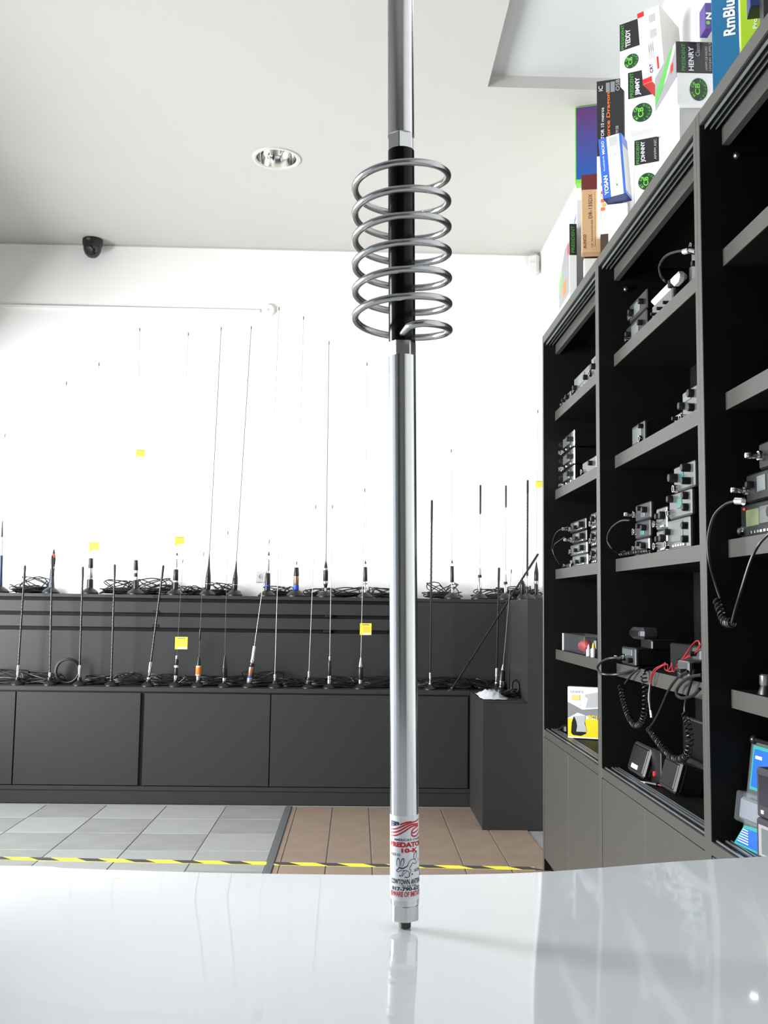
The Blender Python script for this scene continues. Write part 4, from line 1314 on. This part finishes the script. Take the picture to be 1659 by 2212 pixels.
part('fuse_holder', 'black_plastic', rw_, lambda b: b.tube([on_x(1405, 1475, .876), on_x(1404, 1500, .876), on_x(1404, 1512, .876), on_x(1406, 1535, .876)], [.003, .007, .007, .005], 10))
part('wire_end', 'chrome', rw_, lambda b: b.tube([on_x(1406, 1535, .876), on_x(1408, 1550, .876)], 0.0045, 10))


# speakers on the base of the middle unit
def speaker(name, label, px0, px1, yb, X, h, tilt, d, yaw=0.0, logo=False):
    y1 = on_x(px0, yb, X).y
    y0 = on_x(px1, yb, X).y
    w = y1 - y0
    z0 = STRIP + 0.0
    e = thing(name, (X + d / 2, (y0 + y1) / 2, z0), label, 'speaker', 'extension speakers')
    M = Matrix.Translation((X, y0, z0)) @ Matrix.Rotation(tilt, 4, 'Y')
    part('cabinet', 'black_plastic', e, lambda b: b.box(0.012, d, 0.003, w - 0.003, 0.012, h, ch=0.008), M=M)
    part('front_frame', 'grey_plastic', e, lambda b: b.box(0.0, 0.014, 0, w, 0.012, h + 0.004, ch=0.006), M=M)
    part('grille', 'black_rubber', e, lambda b: b.box(-0.004, 0.006, 0.008, w - 0.008, 0.02, h - 0.005, ch=0.003), M=M)
    part('stand', 'black_plastic', e, lambda b: b.box(X + 0.02, X + d, y0 + w * 0.3, y0 + w * 0.7, z0, z0 + 0.02 + 0.4 * abs(math.sin(tilt)) * d, ch=0.002))
    if logo:
        part('badge', 'ink_white', e, lambda b: b.box(-0.006, 0.0, w * 0.35, w * 0.72, 0.026, 0.04, ch=0.001), M=M)
    return e


speaker('extension_speaker', 'black extension speaker with a white badge, the left one', 1352, 1385, 1655, 0.897, 0.105, 0.30, 0.06, logo=True)
speaker('extension_speaker', 'black extension speaker tilted back, nearest the rails', 1420, 1452, 1700, 0.915, 0.10, 0.28, 0.085)
y1, y0 = on_x(1406, 1660, 0.93).y, on_x(1427, 1660, 0.93).y
e = thing('relay_box', (0.97, (y0 + y1) / 2, STRIP), 'flat black box with a red button between the two speakers', 'box')
part('box_body', 'black_plastic', e, lambda b: b.box(0.93, 0.96, y0, y1, STRIP, STRIP + 0.105, ch=0.003))
part('red_button', 'box_red', e, lambda b: b.lathe([(0.009, 0), (0.008, 0.004), (0.003, 0.005)], 12, Matrix.Translation((0.93, y0 + (y1 - y0) * .6, STRIP + 0.03)) @ MX))
p0 = on_z(1384, 1688, STRIP + 0.006)
jk = thing('jack_plug', p0, 'small jack plug with a gold tip lying before the speakers', 'plug')
part('plug_tip', 'chrome', jk, lambda b: b.tube([p0, p0 + Vector((0.012, -0.018, 0))], [0.002, 0.003], 8))
part('plug_body', 'black_plastic', jk, lambda b: b.tube([p0 + Vector((0.012, -0.018, 0)), p0 + Vector((0.035, -0.055, 0))], [0.005, 0.006], 10))
cable('cord', [p0 + Vector((0.035, -0.055, 0)), p0 + Vector((0.06, -0.08, -.001)), p0 + Vector((0.09, -0.07, -.003)), p0 + Vector((0.1, -0.02, -.003))], 0.0025, 'wire_red', jk)
# larger device at the back right of that base
y1, y0 = on_x(1474, 1640, 1.03).y, 2.351 + 0.03
e = thing('power_supply', (1.05, (y0 + y1) / 2, STRIP), 'dark grey power supply with a metal lid behind the speakers', 'power supply')
part('housing', 'black_plastic', e, lambda b: b.box(1.04, 1.15, y0, y1, STRIP, STRIP + 0.13, ch=0.004))
part('front_panel', 'black_plastic', e, lambda b: b.box(1.032, 1.04, y0 + .005, y1 - .002, STRIP + 0.09, STRIP + 0.20, ch=0.002))
part('lid_edge', 'satin_metal', e, lambda b: b.box(1.025, 1.04, y0 + .005, y1 - 0.06, STRIP + 0.20, STRIP + 0.207, ch=0.002))
part('grip', 'grey_plastic', e, lambda b: b.tube([(1.025, y0 + 0.02, STRIP + 0.075), (1.025, y1 - 0.04, STRIP + 0.075)], 0.012, 10))
part('latch', 'chrome', e, lambda b: b.box(1.024, 1.034, y0 + 0.03, y0 + 0.06, STRIP + 0.115, STRIP + 0.13, ch=0.003))

# near unit
rg = radio('black radio with a green screen on the near unit shelf', 1600, 1690, 1130, S3, 0.078, 0.18, face='black_plastic', disp='display_green', dispbox=(.52, .32, .84, .82), knobs=((.15, .6, .5),), socket=(.93, .22), buttons=7)
part('key_panel', 'silver_plastic', rg, lambda b: b.box(XF - 0.003, XF + 0.004, ypx(1665, 1130), ypx(1643, 1130), S3 + 0.026, S3 + 0.066, ch=0.001))
part('red_key', 'box_red', rg, lambda b: b.box(XF - 0.005, XF + 0.002, ypx(1613, 1110), ypx(1609, 1110), S3 + 0.064, S3 + 0.070, ch=0.001))
radio('black radio with a grey screen on top of the green-screened one', 1612, 1690, 1080, S3 + 0.08, 0.066, 0.18, face='black_plastic', disp='display_grey', dispbox=(.42, .3, .66, .85), knobs=((.15, .6, .5), (.8, .6, .35)), socket=(.93, .45), lead=True)
radio('black radio on top of the near unit stack with a chrome knob', 1640, 1690, 1040, S3 + 0.148, 0.06, 0.17, face='black_plastic', disp=None, knobs=(), socket=(.8, .5), lead=True)
X2 = 0.842
nl = thing('curly_cord', on_x(1560, 1320, X2), 'black lead with a short curly section hanging below the near unit shelf', 'cable', 'curly cords')
cable('lead', [on_x(1590, 1082, X2), on_x(1566, 1090, X2 - .005), on_x(1542, 1115, X2 - .02), on_x(1530, 1160, X2 - .03), on_x(1532, 1210, X2 - .03), on_x(1545, 1260, X2 - .01), on_x(1556, 1292, X2)], 0.0034, 'black_rubber', nl)
coiled(nl, 'coil', [on_x(1550, 1296, X2), on_x(1558, 1320, X2), on_x(1567, 1342, X2), on_x(1582, 1346, X2)], 0.0095, 0.003, 9)
cable('tail', [on_x(1581, 1346, X2), on_x(1588, 1318, X2), on_x(1602, 1272, X2), on_x(1622, 1210, X2 + .01), on_x(1640, 1175, .866), on_x(1664, 1150, .878), on_x(1675, 1140, .895)], 0.0036, 'black_rubber', nl)
part('plug', 'chrome', nl, lambda b: b.tube([on_x(1590, 1082, X2), on_x(1606, 1083, X2 + .01)], 0.009, 12))
y = on_x(1655, 1480, 0.92).y
e = thing('silver_adapter', (0.92, y, S4), 'silver and black adapter at the right edge of the lowest near shelf', 'adapter')
part('adapter_foot', 'black_plastic', e, lambda b: b.lathe([(0.018, 0), (0.018, 0.004), (0.012, 0.02)], 16, Matrix.Translation((0.92, y, S4))))
part('adapter_head', 'silver_plastic', e, lambda b: b.lathe([(0.013, 0.02), (0.014, 0.024), (0.014, 0.042), (0.01, 0.045)], 16, Matrix.Translation((0.92, y, S4))))

# acrylic leaflet stand and two small screens on the base of the near unit
q0 = on_z(1602, 1822, STRIP + 0.002)
q1 = on_z(1640, 1840, STRIP + 0.002)
ud = (q1 - q0).normalized()
SM = Matrix(((ud.x, -ud.y, 0, q0.x), (ud.y, ud.x, 0, q0.y), (0, 0, 1, STRIP + 0.0045), (0, 0, 0, 1)))
ls_ = thing('leaflet_stand', q0, 'clear acrylic stand with blue leaflets behind the small screens', 'display stand')
TL = Matrix.Rotation(-0.13, 4, 'X')
part('back_plate', 'clear_acrylic', ls_, lambda b: b.box(0, 0.17, 0, 0.003, 0, 0.235), M=SM @ TL)
part('knob', 'dome_black', ls_, lambda b: b.sphere((0.012, 0, 0.237), 0.011, 14, 8), M=SM @ TL)
part('top_bar', 'black_plastic', ls_, lambda b: b.tube([(0.012, 0, 0.237), (0.17, 0, 0.237)], 0.005, 10), M=SM @ TL)
part('leaflet', ['leaflet_teal', 'leaflet_blue'], ls_, lambda b: (b.box(0.016, 0.165, -0.003, -0.001, 0.125, 0.225), b.box(0.023, 0.158, -0.004, -0.0015, 0.132, 0.217, mi=1)), M=SM @ TL, label='blue leaflet with a teal border')
part('leaflet_title', 'ink_white', ls_, lambda b: b.box(0.032, 0.06, -0.005, -0.004, 0.196, 0.203), M=SM @ TL)
part('pocket', 'clear_acrylic', ls_, lambda b: b.box(0.002, 0.165, -0.028, -0.004, 0.05, 0.118, ch=0.004), M=SM @ TL)
part('wrapped_goods', 'foil', ls_, lambda b: b.box(0.012, 0.15, -0.022, -0.008, 0.056, 0.106, ch=0.005), M=SM @ TL)
part('leaflet', ['leaflet_teal', 'leaflet_blue'], ls_, lambda b: (b.add([(0.002, -.02, 0.0), (0.17, -.02, 0), (0.17, -.02, .06), (0.05, -.02, .05)], [(0, 1, 2, 3)]), b.add([(0.014, -.021, 0.005), (0.165, -.021, 0.005), (0.165, -.021, .05), (0.05, -.021, .043)], [(0, 1, 2, 3)], 1)), M=SM)
for k in range(6):
    part('print_line', 'ink_white', ls_, lambda b: b.box(0.022 + k * .005, 0.07, -0.0222, -0.0214, 0.010 + k * 0.006, 0.012 + k * .006), M=SM)
w0 = on_z(1635, 1874, STRIP + 0.002)
WM = Matrix(((ud.x, -ud.y, 0, w0.x), (ud.y, ud.x, 0, w0.y), (0, 0, 1, STRIP + 0.0045), (0, 0, 0, 1)))
for k, (z0, l, ox) in enumerate(((0.0, 'lower small screen with a silver picture at the right edge', 0.0), (0.104, 'upper small dark screen stacked at the right edge', 0.004))):
    sc = thing('small_monitor', w0 + Vector((0, 0, z0)), l, 'monitor', 'small screens')
    part('bezel', 'screen_frame', sc, lambda b: b.box(ox, ox + 0.15, 0, 0.03, z0, z0 + 0.102, ch=0.004), M=WM)
    part('panel', 'screen_dark' if k else 'ink_grey', sc, lambda b: b.box(ox + 0.012, ox + 0.14, -0.002, 0.002, z0 + 0.026, z0 + 0.09, ch=0.001), M=WM)
    part('sticker', 'ink_white', sc, lambda b: b.box(ox + 0.022, ox + 0.032, -0.003, 0.001, z0 + 0.010, z0 + 0.017), M=WM)
    if not k:
        part('pictured_device', 'display_grey', sc, lambda b: b.box(ox + 0.026, ox + 0.13, -0.003, 0.0, z0 + 0.032, z0 + 0.084), M=WM)

# ------------------------------------------------------------------ antennas on the two steps
YA_UP, YA_LOW = 6.05, 5.80
SEG = {'d': ('coil_body', 'black_plastic'), 'c': ('ferrule', 'chrome'), 'w': ('band', 'white_plastic'), 'b': ('band', 'band_blue'), 'r': ('band', 'band_red'),
       'o': ('band', 'ink_orange'), 'k': ('band', 'copper'), 's': ('ferrule', 'satin_metal'), 'g': ('coil_body', 'grey_plastic'), 'n': ('coil_body', 'band_navy')}


def loops(b, c, r, n, seed, flat=0.42, rw=0.0028, up=0.0):
    """loosely wound cable lying in a heap"""
    q = random.Random(seed)
    pts = []
    ph = q.uniform(0, 6.28)
    n = n + 10
    for i in range(n * 10 + 1):
        a = ph + 2 * math.pi * i / 10
        k = i / 10
        j = int(k)
        big = 1.0 if j % 5 == 3 else 0.0
        rr = r * (0.55 + 0.45 * ((j * 0.381 + seed * .17) % 1) + q.uniform(-.04, .04)) * (1 + 0.15 * big)
        lift = (0.006 + r * up * (0.28 + 0.72 * big)) * (0.5 + 0.5 * math.sin(a + seed * 1.3 + j * 0.5))
        zz = rw * 1.2 + lift + 0.003 * (j % 4) + q.uniform(0, .003)
        pts.append((c[0] + rr * 1.35 * math.cos(a) + 0.02 * math.sin(k * 1.7 + seed), c[1] + rr * flat * math.sin(a), c[2] + zz))
    b.tube(spline(pts, 2), rw, 5)


def antenna(label, px, py, tip, segs, level, whip=('whip_steel', 0.0012), base_r=None, base_h=None, tagpx=None, cable_dx=0.11, cable_r=0.06, seed=1, up=0.25, tipcap=True, rod=False, group='antennas on display',
            bodies=(), dy=0.0, loading=None):
    """px,py foot pixel; tip: pixel of the whip end; segs: (pixel row of the top, half width in pixels, kind) from the foot up"""
    base_r = base_r or (0.052 if level == 'up' else 0.038)
    base_h = base_h or (0.036 if level == 'up' else 0.026)
    Y = (YA_UP if level == 'up' else YA_LOW) + dy
    z0 = ZUP if level == 'up' else ZLOW
    f = on_y(px, py, Y)
    foot = Vector((f.x, Y, z0))
    tp = on_y(tip[0], tip[1], Y)
    d = (tp - foot)
    L = d.length
    d.normalize()
    q = d.to_track_quat('Z', 'Y').to_matrix().to_4x4()
    M = Matrix.Translation(foot) @ q
    s = Y / FPX
    e = thing('display_antenna', foot, label, 'antenna', group)
    part('magnet_base', 'black_rubber', e, lambda b: b.lathe([(base_r, 0.0), (base_r, base_h * .25), (base_r * .8, base_h * .6), (base_r * .4, base_h), (base_r * .25, base_h + .004)], 20, Matrix.Translation(foot)))
    hz = base_h * 0.9
    lastr = 0.004
    for top, hw, kind in segs:
        hw = hw if isinstance(hw, tuple) else (hw, hw)
        ht = (on_y(px, top, Y).z - z0)
        if ht <= hz + 0.001:
            ht = hz + 0.004
        nm, mm = SEG[kind]
        r0, r1 = hw[0] * s, hw[1] * s
        part(nm, mm, e, lambda b: b.lathe([(r0 * .92, hz), (r0, hz + min(.002, (ht - hz) * .3)), (r1, ht - min(.002, (ht - hz) * .3)), (r1 * .9, ht)], 14), M=M)
        hz = ht
        lastr = r1
    if rod:
        part('fibre_rod', 'black_plastic', e, lambda b: b.lathe([(0.0058, hz - .005), (0.0056, L * .6), (0.0056, L * .88), (0.0072, L * .9), (0.0072, L * .99), (0.004, L)], 10), M=M)
        hel = [(0.0064 * math.cos(a * .9), 0.0064 * math.sin(a * .9), hz + (L * .9 - hz) * a / 180) for a in range(181)]
        part('winding', 'black_rubber', e, lambda b: b.tube(hel, 0.0011, 4), M=M)
    else:
        part('whip', whip[0], e, lambda b: b.lathe([(whip[1] * 1.3, hz - .004), (whip[1] * 0.8, L - .004)], 8), M=M)
        if tipcap:
            part('tip_cap', 'black_plastic', e, lambda b: b.lathe([(0.0024, L - .022), (0.0028, L - .012), (0.0022, L)], 8), M=M)
    if loading:
        l0, l1, hw = loading
        a0, a1 = on_y(px, l0, Y).z - z0, on_y(px, l1, Y).z - z0
        part('loading_coil', 'black_plastic', e, lambda b: b.lathe([(hw * s * .5, a0 - .012), (hw * s, a0), (hw * s, a1), (hw * s * .5, a1 + .008)], 12), M=M)
    if tagpx:
        c = on_y(tagpx[0], tagpx[1], Y)
        w2 = tagpx[2] * s / 2
        tm = Matrix.Translation((c.x, Y - 0.006, c.z)) @ Matrix.Rotation(tagpx[3], 4, 'Y') @ Matrix.Rotation(0.15, 4, 'Z')
        tg = part('tag', 'tag_yellow', e, lambda b: b.box(-w2, w2, 0, 0.0008, -w2, w2), M=tm, label='yellow warning tag')
        part('tag_title', 'ink_grey', tg, lambda b: b.box(-w2 * .6, w2 * .6, -0.0006, -0.0001, w2 * .66, w2 * .84), M=tm)
        part('tag_print', 'tag_amber', tg, lambda b: b.box(-w2 * .5, w2 * .75, -0.0006, -0.0001, -w2 * .55, w2 * .45), M=tm)
        part('tag_foot', 'ink_white', tg, lambda b: b.box(-w2 * .5, w2 * .85, -0.0006, -0.0001, -w2 * .98, -w2 * .65), M=tm)
    if cable_r:
        cc = (foot.x + cable_dx, YB - 0.085 if level == 'up' else YUP - 0.045, z0)
        part('cable', 'black_rubber', e, lambda b: (loops(b, cc, min(.085, cable_r * 1.25), 9, seed, (0.066 if level == 'up' else 0.03) / min(.085, cable_r * 1.25), up=up * 1.5 + .25, rw=0.0033)))
    return e


# rear step, left to right
antenna('dark blue antenna cut off by the left picture edge', 1, 1270, (11, 937), [(1245, 4, 'n'), (1200, 3.5, 'n'), (1166, 2.5, 'w'), (1160, 1.5, 'c'), (1125, (2.5, 1), 'g')], 'up', seed=11, cable_dx=0.10, cable_r=0.045)
antenna('antenna with a red collar on the rear step, next to the left edge', 110, 1270, (144, 824), [(1248, (7, 5), 'n'), (1228, 4.5, 'd'), (1224, 4.5, 'w'), (1219, 4.5, 'd'), (1205, 5, 'd'), (1196, (5, 3), 'r'), (1187, (3, 1.5), 'd')], 'up', seed=2, cable_dx=-0.14, cable_r=0.075, up=0.5)
antenna('short black antenna with a tilted yellow tag on the rear step', 194, 1272, (214, 783), [(1252, 6.5, 'd'), (1249, 5.5, 'c'), (1227, 5, 's'), (1206, (5, 4.5), 'd')], 'up', tagpx=(204, 1181, 20, -0.08), seed=3, cable_dx=0.15, cable_r=0.07, up=0.4)
antenna('black antenna with two white bands and a high yellow tag', 293, 1275, (302, 708), [(1253, (6.5, 5), 'd'), (1246, 4.5, 'w'), (1238, 4, 'd'), (1232, 4.5, 'w'), (1210, (5, 4), 'd')], 'up', tagpx=(304, 980, 18, 0.05), seed=4, cable_dx=0.15, cable_r=0.06)
antenna('black antenna with one white ring and a yellow tag close above it', 378, 1276, (407, 718), [(1258, 6.5, 'd'), (1254, 5.5, 'w'), (1230, (5.5, 5), 'd'), (1226, 2, 'c'), (1208, 2.4, 's'), (1200, 1, 'c'), (1195, 1.8, 'd')], 'up', tagpx=(388, 1169, 20, 0.0), seed=5, cable_dx=-0.16, cable_r=0.06, up=0.6)
antenna('black spindle-shaped antenna left of its twin on the rear step', 448, 1279, (478, 706), [(1262, (5.5, 6), 'd'), (1260, 6, 's'), (1246, (6, 5.5), 'd'), (1222, (5.5, 2.5), 'd'), (1197, (2.5, 1), 'd')], 'up', base_r=0.05, seed=6, cable_dx=-0.1, cable_r=0.05, whip=('black_plastic', 0.0019))
antenna('black spindle-shaped antenna right of its twin on the rear step', 506, 1281, (543, 704), [(1264, (5.5, 6), 'd'), (1262, 6, 's'), (1250, (6, 5.5), 'd'), (1230, (5.5, 2.5), 'd'), (1211, (2.5, 1), 'd')], 'up', base_r=0.05, seed=7, cable_dx=-0.09, cable_r=0.06, whip=('black_plastic', 0.0019), up=0.4)
antenna('antenna with a blue ring and grey sleeve in front of the wall socket', 577, 1282, (603, 663), [(1267, 6.5, 'd'), (1263, 6, 'b'), (1238, (6, 5), 'd'), (1233, 2, 'c'), (1209, 3, 's'), (1200, 1.4, 'c'), (1192, (2, 1), 'd')], 'up', base_r=0.055, base_h=0.035, seed=8, cable_dx=0.06, cable_r=0.06)
antenna('antenna with a copper middle and bright blue foot on the rear step', 639, 1284, (656, 683), [(1274, 6, 'd'), (1263, 6, 'b'), (1244, 5.5, 'k'), (1226, (6, 4.5), 'd'), (1220, 1.5, 'c'), (1213, 1, 'd')], 'up', base_r=0.058, base_h=0.04, seed=9, cable_dx=0.13, cable_r=0.05)
antenna('slim black antenna with chrome rings on the rear step, the tallest near the mast', 703, 1285, (711, 737), [(1270, 2.5, 's'), (1262, (3, 4.5), 'd'), (1255, 5, 's'), (1232, 5.2, 'd'), (1227, 4.5, 's'), (1211, (4, 1), 'd')], 'up', base_r=0.058, base_h=0.035, seed=10, cable_dx=0.13, cable_r=0.06, whip=('black_plastic', 0.0019))
antenna('slim ribbed black antenna with a chrome neck, just left of the mast', 789, 1285, (793, 783), [(1273, 3.5, 's'), (1262, (2, 3), 'c'), (1256, 4.5, 'c'), (1225, (4.5, 3.8), 'd'), (1218, 1.2, 'c'), (1211, (2, .8), 'd')], 'up', base_r=0.05, base_h=0.03, seed=12, cable_dx=0.12, cable_r=0.06)
antenna('slim ribbed black antenna with a chrome neck, right of the mast', 977, 1289, (975, 970), [(1271, 2, 's'), (1264, (2.2, 3), 'c'), (1258, 4, 'c'), (1223, 3.8, 'd'), (1217, 1.2, 'c'), (1210, (2, .8), 'd')], 'up', seed=13, cable_dx=-0.05, cable_r=0.085, up=0.5)
antenna('chrome antenna with a long black loading coil high on its whip', 1036, 1290, (1038, 1046), [(1280, 5.5, 'd'), (1248, 4.5, 'c'), (1242, 4, 'd'), (1227, 3, 's'), (1218, (2, .8), 'c')], 'up', seed=14, cable_dx=0.09, cable_r=0.08, loading=(1107, 1050, 2.2), tipcap=False, whip=('whip_steel', 0.001))
antenna('chrome antenna with a shorter black loading coil, beside the corner', 1092, 1292, (1093, 1048), [(1262, 3.5, 'c'), (1257, 4, 'd'), (1242, 2.6, 's'), (1234, (2, .8), 'c')], 'up', seed=15, cable_dx=0.09, cable_r=0.09, loading=(1093, 1051, 2.0), tipcap=False, up=0.35, whip=('whip_steel', 0.001))
antenna('black rod antenna with a chrome ferrule beside the far shelf unit', 1139, 1292, (1140, 1037), [(1268, 3.0, 'd'), (1244, 3.2, 'c')], 'up', rod=True, seed=16, cable_dx=-0.02, cable_r=0.07, dy=-0.1)
antenna('pointed black antenna with a yellow tag half hidden by the far shelf unit', 1158, 1291, (1162, 885), [(1262, 4, 'd'), (1255, 5, 's'), (1236, 4.8, 'd'), (1214, (4.5, 1), 'd')], 'up', tagpx=(1165, 1047, 18, 0.0), seed=17, cable_dx=-0.03, cable_r=0.05, dy=0.05)
antenna('stubby black antenna in the corner of the rear step', 1128, 1290, (1130, 1225), [(1262, 6, 'd'), (1254, (5, 2), 'd')], 'up', seed=18, cable_r=0, tipcap=False, dy=-0.2, base_r=0.034)

# front step, left to right
F1 = [(1463, 5, 'd'), (1437, 3.2, 'c')]
antenna('black rod antenna with a chrome foot, nearest the left picture edge', 37, 1475, (54, 1221), F1, 'low', rod=True, seed=21, cable_dx=-0.07, cable_r=0.07, up=0.35)
antenna('black rod antenna reaching up to the red-collared one behind it', 107, 1478, (113, 1200), [(1463, 5, 'd'), (1453, 3, 'c')], 'low', rod=True, seed=22, cable_dx=-0.05, cable_r=0.06)
antenna('black rod antenna with a chrome foot beside the standing cable loop', 171, 1478, (179, 1224), F1, 'low', rod=True, seed=23, cable_dx=0.08, cable_r=0.045)
antenna('black rod antenna rising from a heap of cable left of the leaning rod', 240, 1478, (248, 1219), [(1468, 4, 'd'), (1460, 3, 'd')], 'low', rod=True, seed=24, cable_dx=0.06, cable_r=0.06, up=0.3)
antenna('leaning black rod antenna with a tall chrome foot', 319, 1482, (353, 1221), [(1468, 5, 'd'), (1463, 4.5, 'c'), (1459, 3, 'd'), (1430, 3.4, 'c')], 'low', rod=True, seed=25, cable_dx=0.07, cable_r=0.06)
antenna('slim black antenna with white bands and a square yellow tag on the front step', 378, 1484, (395, 1208), [(1470, 4, 'd'), (1459, 3.8, 'c'), (1442, 4, 'd'), (1437, 4.5, 'w'), (1424, 3.8, 'd'), (1416, 3, 's')], 'low', tagpx=(392, 1389, 26, 0.0), seed=26, cable_dx=0.07, cable_r=0.05, whip=('black_plastic', 0.001))
antenna('conical black antenna with an orange and white band', 427, 1484, (440, 1193), [(1470, 5, 'd'), (1459, 4, 's'), (1457, 6, 'w'), (1441, 5.8, 'o'), (1438, 5.6, 'w'), (1419, (5, 2), 'd')], 'low', seed=27, cable_dx=0.07, cable_r=0.05, loading=(1379, 1360, 2.0), whip=('black_plastic', 0.001))
antenna('plain dark conical antenna on the front step', 484, 1486, (492, 1147), [(1472, 5, 'd'), (1464, 4, 's'), (1444, 5.5, 'd'), (1416, (5, 1.5), 'd')], 'low', seed=28, cable_dx=0.07, cable_r=0.055, whip=('black_plastic', 0.001))
antenna('leaning antenna with a copper body and white upper sleeve', 537, 1486, (582, 1166), [(1475, 5, 'd'), (1464, 6.5, 's'), (1460, 5.5, 'b'), (1440, 6, 'k'), (1432, 5, 'd'), (1424, 4.5, 'c'), (1395, 3.2, 'w')], 'low', seed=29, cable_dx=0.09, cable_r=0.07, up=0.4, whip=('whip_steel', 0.0019))
antenna('steel whip antenna with a small white foot, left of the two close ones', 593, 1488, (604, 1100), [(1470, (6, 3.5), 'd'), (1457, 3, 'c')], 'low', seed=30, cable_dx=0.1, cable_r=0.04, whip=('whip_steel', 0.0019), tipcap=False)
antenna('steel whip antenna on a squat black and gold foot', 666, 1490, (682, 1091), [(1477, 6, 'd'), (1472, 7, 'd'), (1470, 6.5, 'k'), (1464, 5, 'd'), (1450, 2.8, 's')], 'low', seed=31, cable_dx=0.06, cable_r=0.05, whip=('whip_steel', 0.0017))
antenna('slim black antenna with chrome beads on the front step, left of the tagged one', 711, 1491, (718, 1091), [(1478, 5, 'd'), (1468, 4.5, 's'), (1460, 4.8, 'c'), (1428, 3.4, 'd'), (1418, 2, 'c')], 'low', seed=32, cable_dx=0.07, cable_r=0.055, whip=('whip_steel', 0.0017))
antenna('silver-topped black antenna with a yellow tag halfway up its whip', 778, 1492, (788, 1055), [(1480, 5, 'd'), (1468, 4, 's'), (1441, 5.2, 'd'), (1421, (5, 1.8), 's')], 'low', seed=33, tagpx=(790, 1359, 25, 0.0), cable_dx=0.09, cable_r=0.06, whip=('whip_steel', 0.0017))
antenna('tall black rod antenna standing just right of the mast', 929, 1493, (933, 1080), [(1480, 5, 'd'), (1475, 3.5, 'c'), (1453, 2.6, 'c')], 'low', rod=True, seed=34, cable_dx=0.04, cable_r=0.075)
antenna('long black rod antenna leaning diagonally across the corner', 974, 1490, (1163, 1196), [(1482, 4, 'd')], 'low', rod=True, seed=35, cable_dx=0.06, cable_r=0.055, base_h=0.012, dy=-0.035, base_r=0.024)
antenna('black rod antenna with a tall chrome foot near the corner', 1072, 1494, (1078, 1226), [(1478, 4.5, 'd'), (1473, 4, 'c'), (1443, 3.3, 'c')], 'low', rod=True, seed=36, cable_dx=-0.04, cable_r=0.05, dy=0.03)
antenna('thick dark antenna with a steel whip beside the chrome-footed rod', 1082, 1497, (1105, 1230), [(1483, 6, 's'), (1470, 6, 'c'), (1448, (6.5, 5.5), 'd'), (1435, (4, 1.5), 's')], 'low', seed=37, cable_dx=-0.02, cable_r=0.03, whip=('whip_steel', 0.0014), dy=-0.05, base_r=0.03)

# loose cable standing in a ring, white packaging, small pieces
c = on_y(146, 1449, 5.86)
rg_ = thing('cable_ring', (c.x, YA_LOW, ZLOW), 'ring of thick black cable standing upright on the front step', 'cable')
for k in range(4):
    part('cable_turn', 'black_rubber', rg_, lambda b: b.tube([(c.x + (0.066 + .007 * (k % 2)) * math.cos(a * math.pi / 16), 5.852 + 0.007 * k, ZLOW + 0.078 + (0.066 + .007 * (k % 2)) * math.sin(a * math.pi / 16)) for a in range(33)], 0.0042, 8))
pw = on_y(1060, 1503, YEND + 0.25)
wp = thing('white_wrapper', (pw.x, YEND + 0.3, ZLOW), 'crumpled white plastic wrapper on the corner ledge', 'wrapper')


def wrapper(b):
    q = random.Random(5)
    nx, ny = 10, 8
    x0, x1 = on_y(1036, 1503, YEND + .2).x, on_y(1088, 1503, YEND + .2).x
    vs = []
    for j in range(ny + 1):
        for i in range(nx + 1):
            u, v = i / nx, j / ny
            edge = min(u, v, 1 - u, 1 - v)
            vs.append((x0 + (x1 - x0) * u + q.uniform(-.004, .004), YEND + 0.06 + 0.36 * v + q.uniform(-.01, .01), ZLOW + 0.003 + min(edge * 4, 1) * (0.022 + q.uniform(-.008, .014))))
    b.add(vs, [(j * (nx + 1) + i, j * (nx + 1) + i + 1, (j + 1) * (nx + 1) + i + 1, (j + 1) * (nx + 1) + i) for j in range(ny) for i in range(nx)])


part('sheet', 'paper_white', wp, wrapper, smooth=60)
ph = on_y(1104, 1500, YEND + 0.2)
e = thing('cable_heap', (ph.x, YEND + .2, ZLOW), 'tangled black cable beside the white wrapper on the corner ledge', 'cable')
part('cable', 'black_rubber', e, lambda b: loops(b, (ph.x, YEND + 0.22, ZLOW), 0.028, 8, 44, 0.9, up=0.9, rw=0.0035))
part('cable_tail', 'black_rubber', e, lambda b: b.tube(spline([(ph.x - 0.03, YEND + .2, ZLOW + .01), (ph.x - .06, YEND + .1, ZLOW + .02), (ph.x - .04, YEND + .05, ZLOW + .01), (ph.x + .01, YEND + .06, ZLOW + .006)], 8), 0.003, 6))
part('cable_loop', 'black_rubber', e, lambda b: b.tube([(ph.x + 0.03 + 0.02 * math.cos(a * .4), YEND + .24 + .01 * math.sin(a * .4), ZLOW + 0.05 + 0.042 * math.sin(a * .4)) for a in range(17)], 0.006, 7))
